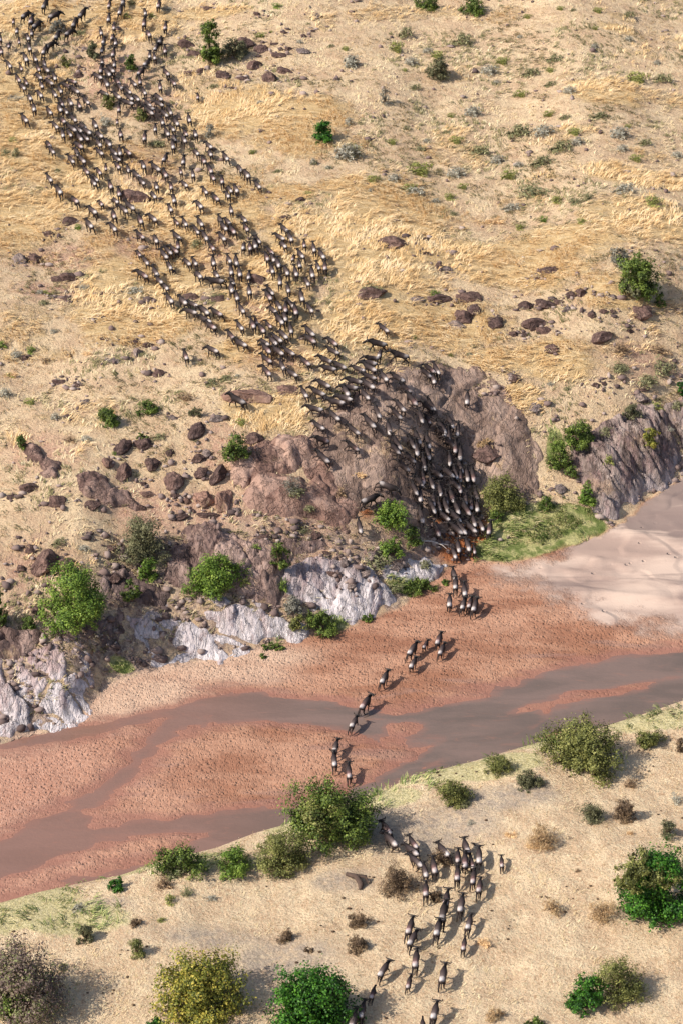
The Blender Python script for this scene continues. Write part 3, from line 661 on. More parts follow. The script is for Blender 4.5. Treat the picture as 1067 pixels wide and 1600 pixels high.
# scattered stones nobody could count
pts, zz = scatter(np.clip((GD > .5) * (.06 + sstep(18, 5, GD) * .9) * (1 - green), 0, 1) * sstep(.4, .62, fbm(GX / 2.6, GY / 2.6, 4, 95)), 5.0, 11)
r = np.random.default_rng(15)
near_b = np.array([(o.location.x + r.normal(0, .75) * (o.scale.x + .5), o.location.y + r.normal(0, .6) * (o.scale.y + .5)) for (o, *_q) in rock_objs for k in range(9)])
on = hsamp(ZT, pts[:, 0], pts[:, 1]) - hsamp(ZB0, pts[:, 0], pts[:, 1]) > .12
pts = pts[~on | (r.random(len(pts)) < .12)]
pts = np.concatenate([pts, near_b]); zz = hsamp(ZT, pts[:, 0], pts[:, 1])
r = np.random.default_rng(5); SV, SF = ico(1)
SV = SV * np.array([1.15, .95, .8])
sz = (r.gamma(1.6, .07, len(pts)) + .04) * (1 + .6 * sstep(20, 4, pts[:, 1] - yfar(pts[:, 0])) * r.random(len(pts)))
sz = np.minimum(sz, .42)
qv = SV[None] * (sz[:, None, None] * r.uniform(.5, 1.4, (len(pts), 1, 3))) * r.uniform(.62, 1.25, (len(pts), len(SV), 1))
qv[..., 0] += pts[:, 0, None]; qv[..., 1] += pts[:, 1, None]; qv[..., 2] += zz[:, None] + sz[:, None] * .3
qf = (SF[None] + np.arange(len(pts))[:, None, None] * len(SV)).reshape(-1, 3)
n = NT('loose_stone'); g = n.n('ShaderNodeNewGeometry')
n.fin(n.ramp(g.outputs['Random Per Island'], [(0, srgb(84, 70, 68)), (.5, srgb(130, 110, 104)), (1, srgb(176, 158, 148))]), .9)
tag(mesh_obj('loose_stones', qv.reshape(-1, 3), qf, n.m), kind='stuff')
pts, zz = scatter(np.clip((GN > 1) * .5, 0, 1) * sstep(.5, .66, fbm(GX / 3, GY / 3, 3, 96)), .8, 12)   # dung on the near bank
r = np.random.default_rng(6); sz = r.uniform(.03, .11, len(pts))
qv = SV[None] * (sz[:, None, None] * np.array([1.3, 1.1, .7])); qv[..., 0] += pts[:, 0, None]; qv[..., 1] += pts[:, 1, None]; qv[..., 2] += zz[:, None] + .03
qf = (SF[None] + np.arange(len(pts))[:, None, None] * len(SV)).reshape(-1, 3)
n = NT('dung'); n.fin(srgb(84, 66, 52), .95)
tag(mesh_obj('dung_pellets', qv.reshape(-1, 3), qf, n.m), kind='stuff')

# ---------------------------------------------------------------- bushes
PAL = {
    'glossy': [srgb(16, 42, 8), srgb(40, 86, 16), srgb(84, 134, 34)],
    'green': [srgb(38, 52, 20), srgb(76, 94, 34), srgb(128, 144, 62)],
    'bright': [srgb(48, 68, 22), srgb(90, 118, 38), srgb(142, 162, 68)],
    'olive': [srgb(58, 62, 30), srgb(100, 104, 50), srgb(150, 148, 84)],
    'yellow': [srgb(52, 60, 22), srgb(112, 116, 42), srgb(184, 166, 72)],
    'dull': [srgb(58, 58, 42), srgb(96, 96, 66), srgb(138, 134, 98)],
    'brown': [srgb(66, 52, 42), srgb(108, 88, 68), srgb(156, 130, 98)],
    'mauve': [srgb(80, 66, 62), srgb(126, 106, 98), srgb(118, 128, 72)],
    'grey': [srgb(84, 82, 74), srgb(126, 122, 110), srgb(166, 162, 146)],
    'tan': [srgb(132, 104, 74), srgb(176, 144, 104), srgb(210, 184, 142)],
}
PAL.update({'s_' + k: [tuple(x * 1.7 for x in c) for c in PAL[k]] for k in ('olive', 'dull', 'brown', 'green', 'grey', 'tan')})
M_LEAF = {k: leaf_mat(k + '_leaves', v) for k, v in PAL.items()}
n = NT('bark'); co = n.coord(); n.fin(n.mix(n.noise(co, 6, 4), srgb(84, 66, 50), srgb(150, 128, 104)), .9); M_BARK = n.m
n = NT('bleached_wood'); co = n.coord(); n.fin(n.mix(n.noise(co, 6, 4), srgb(170, 158, 150), srgb(214, 204, 196)), .8); M_WOOD = n.m
def tube(verts, faces, pts, rad, sides=6):
    base = len(verts); prev = None
    for i, p in enumerate(pts):
        p = Vector(p); d = (Vector(pts[min(i + 1, len(pts) - 1)]) - Vector(pts[max(i - 1, 0)])).normalized()
        a = d.orthogonal().normalized() if prev is None else (prev - d * prev.dot(d)).normalized(); prev = a
        b = d.cross(a)
        for k in range(sides):
            t = 2 * math.pi * k / sides
            verts.append(tuple(p + (a * math.cos(t) + b * math.sin(t)) * rad[i]))
    for i in range(len(pts) - 1):
        for k in range(sides):
            faces.append((base + i * sides + k, base + i * sides + (k + 1) % sides, base + (i + 1) * sides + (k + 1) % sides, base + (i + 1) * sides + k))
def crown(W, D, Z, leaf, n_leaf, seed, lobes=14, droop=0.0, wisp=0.0, low=.12):
    """leaf cards spread through a crown made of uneven lobes; returns verts, faces, lobe centres"""
    r = np.random.default_rng(seed)
    c = []; ph = r.uniform(0, 50)
    for i in range(lobes):
        a = r.uniform(0, 2 * math.pi); rr = math.sqrt(r.random()) * (.55 + .75 * float(vnoise(ph + math.cos(a) * 1.4, ph + math.sin(a) * 1.4, seed % 50)))
        h = r.uniform(low, 1) ** .85
        if i % 3 == 0: h = r.uniform(low, .32)
        lim = math.sqrt(max(1 - (max(h - .35, 0) / .65) ** 2, 0)) if h > .35 else .85 + .3 * h
        c.append((math.cos(a) * rr * lim * W / 2, math.sin(a) * rr * lim * D / 2, (low + (h - low) * .82) * Z))
    c = np.array(c); rad = r.uniform(.12, .25, lobes) * min(W, D, Z * 1.7)
    tw_ = 9; T_ = lobes * tw_                                # leafy twigs over each lobe
    lob = np.repeat(np.arange(lobes), tw_); td = r.normal(0, 1, (T_, 3)); td[:, 2] += .25; td /= np.linalg.norm(td, axis=1)[:, None]
    tc = c[lob] + td * (rad[lob] * r.uniform(.55, 1.15 + wisp * .5, T_))[:, None]; tr_ = rad[lob] * r.uniform(.2, .42, T_)
    which = r.choice(T_, n_leaf, p=tr_ ** 2 / (tr_ ** 2).sum())
    g_ = r.normal(0, 1, (n_leaf, 3)); p = tc[which] + g_ * tr_[which][:, None] * (.62 + wisp * .25)
    p[:, 2] = np.maximum(p[:, 2], r.uniform(.02, .14, n_leaf) * Z)
    d = td[which] * .8 + g_ * .35; d /= np.linalg.norm(d, axis=1)[:, None]
    nrm = d + r.normal(0, .4, d.shape); nrm[:, 2] += .35; nrm /= np.linalg.norm(nrm, axis=1)[:, None]
    t = np.cross(nrm, r.normal(0, 1, d.shape)); t /= np.linalg.norm(t, axis=1)[:, None] + 1e-9; b = np.cross(nrm, t)
    s = leaf * r.uniform(.55, 1.35, n_leaf)[:, None]
    t = t * s * (.8 + wisp * .5); b = b * s * (.6 - wisp * .25)
    v = np.stack([p - t, p - b * 1.0, p + t, p + b], 1).reshape(-1, 3)
    f = np.arange(n_leaf * 4).reshape(-1, 4)
    return v, f, c
bushes = []
def bush_mesh(kind, W, D, Z, seed, dens=1.0, leaf=.12, lobes=14, wisp=0.0, low=.12):
    area = (W * D + (W + D) * Z) * .9
    nl = int(min(max(area / (leaf * leaf) * 1.9 * dens, 60), 30000))
    v, f, c = crown(W, D, Z, leaf, nl, seed, lobes, wisp=wisp, low=low)
    bv, bf = [], []; r = random.Random(seed)
    for q in c[: 12]:
        m = (q[0] * .35 + r.uniform(-.1, .1), q[1] * .35 + r.uniform(-.1, .1), q[2] * .5)
        tube(bv, bf, [(q[0] * .05, q[1] * .05, -.15), m, tuple(q)], [.035 * Z + .015, .022 * Z + .01, .008], 5)
    return v, f, bv, bf
def place_bush(name, label, px, py, w, h, kind, leaf=None, dens=1.0, wisp=0.0, lobes=None, group=None, cat='bush', low=.1, zr=1.0):
    s0 = pxm(*hit(px, py)); W = w / s0; hh = h / s0
    D = min(W, hh * 1.25) * .95
    Z = max(math.sqrt(max(hh * hh - (D * SP) ** 2, (.35 * hh) ** 2)) / CP * .92, .35 * hh) * zr
    x, y, z = hit(px, py + Z * .5 * CP * s0)
    s = pxm(x, y, z); leaf = max((leaf or .1) * .68, 1.1 / s)
    seed = int(px * 7 + py * 13)
    v, f, bv, bf = bush_mesh(kind, W * .92, D * .92, Z, seed, dens, leaf, int((lobes or 10) * 1.9 + W * 2), wisp, low)
    # follow the slope a little
    root = empty(name, (x, y, z - .05))
    mesh_obj('foliage', v, f, M_LEAF[kind], root)
    if W > 1.2: mesh_obj('stem', np.array(bv), np.array(bf), M_BARK, root)
    tag(root, label, cat, group)
    bushes.append((root, px, py, w, h, kind))
    return root
BIG = [
 ('bush', 'dense glossy dark green round bush, herd passing on its far side', 487, 1553, 148, 112, 'glossy', .16, 1.5, 0, 26),
 ('bush', 'olive yellow leafy bush beside the glossy dark green one', 314, 1538, 140, 112, 'yellow', .15, 1.3, .1, 26),
 ('bush', 'large mauve brown half bare thicket on pale stubble in the bottom corner', 30, 1528, 140, 125, 'mauve', .14, 1.1, .35, 30),
 ('bush', 'dark green sprig poking up between the olive bush and the glossy bush', 243, 1597, 44, 22, 'glossy', .14, 1.2, 0, 8),
 ('tree', 'spreading green tree at the riverbank where the file of animals crosses', 514, 1266, 126, 112, 'green', .15, 1.5, .1, 26),
 ('bush', 'wide olive green bush on the pale bank above the water edge', 910, 1162, 126, 88, 'olive', .14, 1.4, .15, 24),
 ('bush', 'small round olive bush beside the wide riverbank bush', 1010, 1152, 46, 34, 'olive', None, 1.2, .2, 12),
 ('bush', 'big two toned bush, yellowish on top and dark green below, at the edge', 1026, 1378, 124, 128, 'glossy', .15, 1.4, .05, 24),
 ('bush', 'ragged dark green bush with a tall shoot beside the pale feathery bush', 912, 1548, 70, 66, 'glossy', .13, 1.2, .2, 12),
 ('bush', 'pale feathery olive bush with a broad shadow', 968, 1522, 80, 84, 'olive', .1, .7, .5, 18),
 ('bush', 'low bright green leaf clump cut by the bottom edge of the photo', 840, 1597, 52, 22, 'green', .14, 1.2, 0, 8),
 ('bush', 'brownish olive feathery shrub beside the riverbank tree', 440, 1326, 82, 68, 'olive', .11, 1.0, .45, 18),
 ('bush', 'fresh green low shrub between two riverbank bushes', 366, 1342, 66, 46, 'bright', .11, 1.0, .3, 14),
 ('bush', 'sprawling green creeper spilling over the bank to the water', 280, 1343, 96, 52, 'green', .12, 1.1, .3, 18),
 ('bush', 'tiny deep green bush alone on the grassy bank', 184, 1380, 30, 24, 'glossy', None, 1.2, .2, 8),
 ('bush', 'dark olive tufted bush facing the red water beyond', 704, 1235, 62, 46, 'olive', .1, 1.1, .4, 14),
 ('bush', 'grey green grassy bush beside the grey bare patch', 826, 1216, 50, 34, 'dull', .1, 1.0, .5, 10),
 ('bush', 'thin olive bush on the bank crest by the water', 776, 1192, 48, 36, 'olive', .1, .8, .5, 10),
 ('bush', 'grey green wispy bush beside a brown one on open stubble', 924, 1266, 44, 34, 'dull', .09, .8, .6, 10),
 ('bush', 'brown twiggy bush with a dark shadow on open stubble', 972, 1262, 36, 42, 'brown', .09, 1.0, .6, 10),
 ('bush', 'grey green tuft above the big two toned bush', 1040, 1290, 32, 36, 'dull', .09, .9, .6, 8),
 ('bush', 'dry brown shrub beside the near herd', 620, 1375, 62, 46, 'brown', .09, .8, .7, 14),
 ('bush', 'upper of two brown grass tussocks on bare stubble', 562, 1437, 42, 26, 'brown', .08, 1.0, .7, 8),
 ('bush', 'lower, wider brown grass tussock of the pair on stubble', 560, 1472, 46, 26, 'brown', .08, 1.1, .7, 8),
 ('bush', 'reddish brown twig tuft on open stubble above the glossy bush', 450, 1459, 30, 22, 'brown', .08, 1.0, .7, 7),
 ('bush', 'tiny reddish twig tuft above the glossy round bush', 482, 1483, 18, 12, 'brown', None, 1.0, .7, 5),
 ('bush', 'dark grey green spiky tuft on the pale grassy bank', 134, 1456, 32, 32, 'dull', .09, 1.1, .6, 8),
 ('bush', 'yellowish grassy tuft by a bare gully', 217, 1478, 30, 32, 'olive', .09, .9, .7, 8),
 ('bush', 'small brown tuft with a shadow between two pale tufts', 214, 1440, 20, 16, 'brown', None, 1.0, .7, 6),
 ('bush', 'dry yellow brown see through shrub on open ground', 942, 1420, 52, 36, 'tan', .08, .5, .7, 10),
 ('bush', 'small thin rusty shrub on open ground', 862, 1414, 32, 24, 'tan', .08, .5, .7, 8),
 ('bush', 'rusty dry shrub patch below the grey bare mound', 842, 1306, 56, 40, 'tan', .08, .5, .7, 12),
 ('bush', 'brown green shrub trampled in the middle of the near herd', 688, 1338, 34, 26, 'brown', .08, .9, .6, 8),
 ('bush', 'small dark tuft beside the file below the near herd', 680, 1399, 24, 18, 'brown', .08, 1.0, .6, 7),
 ('bush', 'dry twig heap near the bottom edge on pale stubble', 768, 1582, 34, 22, 'tan', .07, .5, .8, 8),
 ('bush', 'big bushy green tree spreading over the pale riverbank rocks', 116, 930, 108, 104, 'bright', .14, 1.4, .1, 22),
 ('bush', 'bright green fan shaped bush on the dark crag', 340, 896, 90, 66, 'bright', .14, 1.3, .15, 16),
 ('bush', 'grey green twiggy tree with bare patches above the bank', 224, 842, 76, 78, 'dull', .12, 1.0, .4, 18),
 ('bush', 'yellow green small bush under the grey twiggy tree', 234, 889, 32, 36, 'bright', .12, 1.2, .2, 8),
 ('bush', 'dark green small bush hugging the bank below the twiggy tree', 206, 920, 32, 38, 'green', .12, 1.2, .2, 8),
 ('bush', 'dark green bush cut by the photo edge above the rocks', 2, 945, 30, 76, 'green', .13, 1.3, .1, 10),
 ('bush', 'small green bush in dark rocks beside the big green bush', 48, 972, 26, 26, 'green', None, 1.2, .2, 7),
 ('bush', 'light green ragged bush beside reddish rock blocks', 369, 697, 48, 52, 'green', .13, 1.0, .2, 12),
 ('bush', 'compact dark green bush alone on the dry slope', 169, 650, 40, 32, 'green', None, 1.3, .15, 10),
 ('bush', 'small leaning green bush on the slope beside a compact one', 231, 635, 40, 26, 'green', None, 1.1, .3, 9),
 ('bush', 'little green seedling bush at the head of a dark slab', 36, 690, 22, 26, 'green', None, 1.0, .3, 6),
 ('bush', 'spreading light green bush below the great rock dome', 608, 803, 64, 50, 'bright', .13, 1.1, .15, 14),
 ('bush', 'thin green bush below and beside the spreading light green bush', 644, 836, 34, 38, 'green', .12, .9, .3, 9),
 ('bush', 'yellow green low bush under the spreading light green bush', 613, 853, 38, 34, 'bright', .12, 1.0, .3, 9),
 ('bush', 'narrow green bush in a cleft of the dark crag', 436, 865, 30, 50, 'green', .12, .9, .3, 9),
 ('bush', 'low green mat of bush at the foot of the white crag', 505, 972, 62, 36, 'green', .12, 1.2, .2, 12),
 ('bush', 'grey green cushion bush beside the white crag', 458, 944, 34, 26, 'grey', .11, 1.1, .3, 9),
 ('bush', 'olive cushion bush between pale ledge and white crag', 465, 972, 32, 26, 'olive', .11, 1.1, .3, 8),
 ('bush', 'flat dark green mat at the tip of the pale ledge', 431, 1009, 42, 13, 'green', .1, 1.3, .1, 8),
 ('bush', 'tiny green clump below the pale ledge tip', 410, 1024, 16, 10, 'green', None, 1.3, .1, 5),
 ('bush', 'grassy green tussock strip above the red sand by the path', 648, 914, 60, 26, 'green', .1, 1.2, .5, 12),
 ('bush', 'small green tuft on the pale rocks by the crossing', 694, 908, 16, 12, 'green', None, 1.2, .4, 5),
 ('bush', 'small green tuft at the toe of the white crag', 574, 964, 22, 14, 'green', None, 1.2, .3, 5),
 ('bush', 'feathery yellow olive bush beside the descending herd', 785, 772, 74, 58, 'olive', .12, 1.1, .4, 18),
 ('bush', 'deep green leafy clump under the feathery bush', 772, 806, 40, 24, 'green', .12, 1.2, .2, 8),
 ('bush', 'small green bush on the far side of the riverside grass', 852, 786, 30, 26, 'green', None, 1.1, .2, 8),
 ('bush', 'round dark green bush on top of the grey violet strata', 902, 676, 50, 46, 'green', .13, 1.4, .1, 13),
 ('bush', 'trailing green bush below the round dark one on the strata', 874, 712, 36, 44, 'green', .12, .9, .3, 9),
 ('bush', 'small round green bush above the narrow rock fin', 917, 770, 36, 34, 'bright', .12, 1.2, .2, 9),
 ('bush', 'sparse green bush on the gully edge of the strata', 890, 738, 24, 24, 'green', None, .9, .3, 6),
 ('bush', 'dark olive bush in a notch above the strata', 986, 642, 32, 26, 'dull', None, 1.1, .3, 7),
 ('bush', 'yellow green bush growing in a strata cleft', 1014, 682, 28, 34, 'yellow', None, .9, .3, 7),
 ('bush', 'dark green bush cut by the photo edge above the strata', 1064, 606, 20, 32, 'glossy', None, 1.3, .1, 6),
 ('tree', 'dark green tree with a grey crown side casting a long shadow', 994, 428, 68, 80, 'green', .16, 1.4, .1, 18),
 ('bush', 'greyish bush leaning against the dark green tree', 966, 402, 36, 34, 'grey', .14, 1.1, .3, 9),
 ('bush', 'small green bush in the shade of the dark green tree', 1030, 468, 20, 24, 'green', None, 1.1, .2, 6),
 ('bush', 'solitary round dark green bush on the upper slope', 505, 205, 38, 34, 'glossy', .15, 1.5, .05, 12),
 ('tree', 'tall narrow green tree among the upper boulders', 330, 68, 40, 72, 'green', .16, 1.4, .1, 14),
 ('bush', 'dark grey green bush in the shade beside the tall narrow tree', 366, 76, 42, 34, 'dull', .15, 1.2, .2, 9),
 ('bush', 'small vivid green bush between the two upper files', 205, 97, 24, 28, 'green', None, 1.4, .1, 7),
 ('bush', 'grey green bush among the animals in the upper herd', 148, 78, 24, 32, 'dull', None, 1.2, .2, 7),
 ('bush', 'thin yellow green bush beside a boulder in the upper herd', 103, 95, 16, 22, 'olive', None, .9, .4, 6),
 ('bush', 'pale grey green bush inside the curve of the first files', 94, 42, 26, 22, 'grey', None, 1.1, .3, 7),
 ('bush', 'small yellow green bush in the middle of the dense herd', 172, 158, 24, 24, 'olive', None, 1.0, .4, 7),
 ('bush', 'straw green bush beside a shaded hollow in the dense herd', 222, 176, 24, 26, 'olive', None, 1.0, .4, 7),
 ('bush', 'grey green ragged bush with bare twigs high on the slope', 685, 108, 36, 36, 'dull', None, 1.2, .3, 10),
 ('bush', 'bare grey twig bush on the upper slope', 601, 150, 20, 28, 'grey', .07, .45, .8, 8),
 ('bush', 'dark green bush on the ridge at the top edge, longer of two', 668, 6, 50, 24, 'green', None, 1.4, .15, 12),
 ('bush', 'round green bush on the ridge at the top edge, shorter of two', 740, 10, 42, 26, 'green', None, 1.4, .15, 9),
 ('bush', 'bare grey twig shrub rooted on the reddish hump', 458, 756, 34, 26, 'grey', .06, .35, .9, 10),
 ('bush', 'bare grey bush at the edge of the upper dense herd', 328, 204, 22, 24, 'grey', .07, .5, .8, 8),
 ('bush', 'spiky plant growing over the dark boulder on the slope', 306, 640, 18, 26, 'dull', None, .7, .7, 6),
 ('bush', 'dry straw tuft capping the lone boulder on the dome', 758, 692, 32, 16, 'tan', .08, 1.3, .5, 8),
 ('bush', 'green sprig on the slope below a pale stone', 223, 680, 18, 12, 'green', None, 1.0, .2, 5),
 ('bush', 'brown bush at the edge of the riverside strip by the photo edge', 1062, 1160, 20, 34, 'brown', None, 1.1, .5, 6),
]
EXTRA_TWO = {}
for (nm, lb, px, py, w, h, kind, leaf, dens, wisp, lobes) in BIG:
    r_ = place_bush(nm, lb, px, py, w, h, kind, leaf, dens, wisp, lobes, cat='tree' if 'tree' in lb.split(',')[0] and nm == 'tree' else 'bush')
    second = {'big two toned': ('olive', -.42, 1.0, .66), 'large mauve brown': ('green', .1, -.1, .55), 'dark green tree with': ('dull', -.3, .3, .6), 'spreading green tree': ('olive', -.2, .25, .7)}
    for key, (kd2, ox_, oz_, fr) in second.items():
        if lb.startswith(key):                       # the other tone of a two toned crown
            s_ = pxm(*r_.location); W_ = w / s_ * fr
            v2_, f2_, _c = crown(W_, W_ * .9, W_ * .6, max(.1, 1.1 / s_), int(9000 * fr), int(px + py), 16)
            o2 = mesh_obj('foliage', v2_ + np.array([ox_ * W_, -.12 * W_, max(oz_, 0) * W_ + .1]), f2_, M_LEAF[kd2], r_)
    if nm == 'tree':
        for ch in r_.children:
            ch.name = 'crown' if ch.name.startswith('foliage') else 'trunk'
# small scrub on the slopes: shared meshes
proto = {}
for kd in ('olive', 'dull', 'brown', 'green', 'grey', 'tan'):
    proto[kd] = []
    for i in range(3):
        v, f, bv, bf = bush_mesh(kd, 1, 1, .62, 900 + i * 7 + len(kd), .55, .06, 11, .9, .06)
        o = mesh_obj('scrub', v, f, M_LEAF['s_' + kd]); proto[kd].append(o.data); bpy.data.objects.remove(o)
SCR = []
def TS(x0, y0, sc, lst, k='olive'):
    for i, q in enumerate(lst): SCR.append((x0 + q[0] / sc, y0 + q[1] / sc, q[2] / sc, (q[3] if len(q) > 3 else q[2] * .62) / sc, q[4] if len(q) > 4 else (k if i % 3 else 'dull')) if False else (x0 + q[0] / sc, y0 + q[1] / sc, q[2] / sc, (q[3] if len(q) > 3 else q[2] * .62) / sc, q[4] if len(q) > 4 else (k if i % 3 == 1 else ('dull' if i % 3 else 'grey'))))
TS(517, 0, 1.94, [(60, 190, 50, 45), (200, 145, 45, 40), (220, 100, 44, 44), (240, 188, 45), (325, 168, 44, 30), (390, 122, 50, 50), (290, 155, 32), (225, 212, 20), (250, 265, 38), (425, 340, 55), (365, 350, 28), (225, 387, 24), (287, 427, 24), (187, 430, 34), (265, 450, 34), (45, 465, 80), (272, 515, 74, 50),
   (130, 540, 36), (190, 540, 44), (238, 570, 48), (440, 455, 64), (500, 485, 46), (380, 425, 44), (345, 400, 26), (375, 525, 60), (400, 565, 36), (560, 398, 66, 56), (640, 400, 66), (660, 345, 38), (705, 355, 34), (475, 215, 54), (520, 185, 44), (600, 220, 54), (500, 250, 26), (575, 285, 44), (660, 255, 38),
   (720, 275, 44), (665, 213, 30), (670, 178, 48), (795, 140, 26), (810, 32, 34), (895, 45, 40), (900, 118, 28), (930, 238, 70), (995, 238, 60), (870, 405, 64), (900, 382, 24), (945, 432, 44), (880, 450, 38), (925, 480, 44), (690, 445, 66, 50), (745, 430, 44), (740, 400, 44), (630, 490, 66), (565, 500, 34), (540, 530, 56),
   (810, 350, 44), (1045, 470, 38), (695, 25, 26), (730, 30, 20), (985, 190, 24), (595, 50, 28), (1060, 172, 20), (570, 112, 20), (800, 85, 24)])
TS(517, 280, 1.94, [(245, 35, 60, 34), (355, 55, 38), (605, 40, 90, 46), (540, 85, 50), (680, 65, 44), (775, 55, 26, 30), (500, 125, 60, 22, 'tan'), (568, 147, 32), (645, 122, 24, 24, 'green'), (880, 30, 64), (970, 70, 54), (740, 70, 44), (1060, 270, 26), (875, 518, 38, 34, 'brown'), (875, 577, 44, 32, 'dull'), (1000, 520, 70, 34, 'brown'),
   (310, 350, 30, 26, 'green'), (120, 336, 60, 34, 'dull'), (270, 455, 20), (250, 478, 20), (430, 507, 18), (415, 530, 18), (755, 128, 30), (370, 105, 26), (310, 65, 30)])
TS(250, 0, 3.557, [(645, 35, 60, 34, 'green'), (565, 195, 70, 34), (290, 480, 66, 34), (1050, 350, 60, 70), (1020, 850, 90, 60, 'brown'), (935, 930, 40, 24), (850, 900, 36, 40), (515, 845, 40, 30), (650, 950, 60, 26), (1045, 680, 50, 50, 'grey'), (620, 175, 26), (820, 130, 26), (775, 232, 40), (1035, 270, 50), (945, 255, 40), (555, 570, 40)])
TS(0, 0, 3.557, [(85, 550, 90, 30), (80, 780, 60, 36), (90, 850, 40, 60), (30, 850, 50, 44, 'dull'), (440, 185, 70, 50, 'dull'), (860, 800, 90, 40, 'dull'), (590, 680, 60, 70), (710, 90, 50, 40), (730, 15, 50, 36), (920, 50, 60, 36), (850, 90, 50, 36), (320, 950, 40)])
TS(0, 300, 3.557, [(440, 195, 44, 40, 'green'), (20, 850, 50, 50, 'green'), (170, 880, 50, 44, 'green'), (90, 910, 60, 60), (260, 558, 50, 26), (242, 615, 66, 30, 'dull'), (465, 535, 60, 46), (745, 545, 90, 56, 'grey'), (490, 900, 60, 24, 'tan'), (300, 775, 50, 30), (215, 555, 40, 30, 'grey'), (250, 940, 60, 36, 'brown'), (490, 370, 50, 30), (60, 1020, 60, 30)])
TS(60, 180, 3.557, [(875, 720, 70, 56, 'dull'), (1000, 1010, 90, 50, 'dull'), (660, 160, 80, 46, 'dull')])
TS(0, 560, 2.667, [(20, 145, 56, 44), (130, 180, 56, 36), (875, 100, 44, 44, 'dull'), (230, 243, 40, 36), (780, 160, 80, 40, 'brown'), (300, 340, 60, 36, 'brown'), (360, 335, 50, 30), (50, 70, 60, 30, 'tan'), (935, 82, 50, 36, 'dull'), (990, 72, 26), (480, 395, 24, 18, 'green'), (240, 765, 60, 40, 'dull'), (350, 790, 50, 26), (1010, 265, 50, 36), (660, 325, 50, 40, 'dull')])
TS(300, 220, 3.557, [(880, 60, 130, 80, 'dull'), (1005, 215, 70, 50), (675, 120, 36, 36), (755, 148, 40, 24), (650, 292, 60, 28), (340, 62, 40, 26), (990, 275, 40, 24)])
TS(667, 540, 2.667, [(800, 95, 64, 40, 'dull'), (800, 20, 40, 50, 'brown'), (910, 150, 90, 56, 'dull'), (980, 100, 90, 80, 'dull'), (960, 255, 60, 40), (580, 180, 30), (510, 160, 30), (760, 480, 44, 44), (740, 360, 60, 40), (1010, 350, 30), (100, 40, 24), (170, 35, 24), (545, 420, 60, 60, 'green'), (500, 655, 60, 40, 'green'), (1040, 250, 50, 40)])
TS(667, 1180, 2.667, [(180, 283, 34, 24), (450, 375, 60, 30, 'tan'), (500, 385, 60, 26, 'tan'), (850, 115, 60, 44, 'brown'), (630, 480, 30, 10, 'brown'), (845, 325, 30, 20, 'tan'), (240, 780, 60, 40, 'tan'), (355, 330, 50, 30, 'tan'), (155, 205, 44, 36), (1040, 190, 40, 50)])
TS(0, 1200, 2.667, [(320, 580, 40, 46), (705, 550, 44, 44), (775, 520, 50, 40), (875, 540, 44, 30), (670, 635, 44, 20), (740, 430, 110, 70, 'dull'), (690, 480, 70, 60, 'brown'), (260, 830, 40, 30)])
TS(340, 620, 2.667, [(660, 690, 110, 80, 'dull'), (280, 790, 40, 60, 'green'), (380, 465, 50, 30), (730, 800, 70, 50, 'dull'), (120, 770, 40, 30), (860, 700, 50, 40), (350, 560, 50, 30, 'dull'), (165, 625, 40, 26, 'green'), (325, 400, 70, 40, 'dull'), (590, 325, 70, 24, 'tan'), (520, 400, 40, 50, 'brown')])
scrubs = []
for i, (px, py, w, h, kd) in enumerate(SCR):
    s0 = pxm(*hit(px, py)); W = w / s0; hh = h / s0; Z = max(hh * .62, .22)
    x, y, z = hit(px, py + Z * .4 * CP * s0)
    o = bpy.data.objects.new('scrub', proto[kd][i % 3]); C.objects.link(o)
    o.location = (x, y, z - .03); o.scale = (W * 1.12, max(hh, W * .45) * 1.15, Z / .55); o.rotation_euler = (0, 0, random.uniform(-.35, .35))
    scrubs.append((o, px, py, w, h, kd))

# fallen branch by the crossing
bv, bf = [], []
a = Vector(hit(657, 846, .12)); b = Vector(hit(700, 853, .12)); a.z += .18; b.z += .22
tube(bv, bf, [a, a.lerp(b, .35) + Vector((0, .1, .05)), a.lerp(b, .7), b], [.05, .075, .09, .07], 7)
q = a.lerp(b, .55); tube(bv, bf, [q, q + Vector((.5, -.45, .12)), q + Vector((.9, -1.0, .05))], [.05, .035, .015], 6)
tag(mesh_obj('fallen_branch', np.array(bv), np.array(bf), M_WOOD, smooth=True), 'bleached fallen branch lying beside the crossing path', 'branch')
# charred stump on the near bank and a stick
bv, bf = [], []
p = Vector(hit(556, 1377)); tube(bv, bf, [p + Vector((-.7, .5, .25)), p + Vector((0, .1, .4)), p + Vector((.35, -.5, .2)), p + Vector((.3, -.9, 0))], [.14, .2, .24, .12], 8)
tube(bv, bf, [p + Vector((.1, .1, .4)), p + Vector((.7, .1, .35)), p + Vector((.9, -.3, .05))], [.16, .13, .05], 7)
n = NT('charred_wood'); n.fin(n.mix(n.noise(n.coord(), 4, 6), srgb(48, 40, 40), srgb(112, 92, 80)), .9)
tag(mesh_obj('dead_stump', np.array(bv), np.array(bf), n.m, smooth=True), 'dark twisted dead stump on a grey bare patch of the near bank', 'stump')

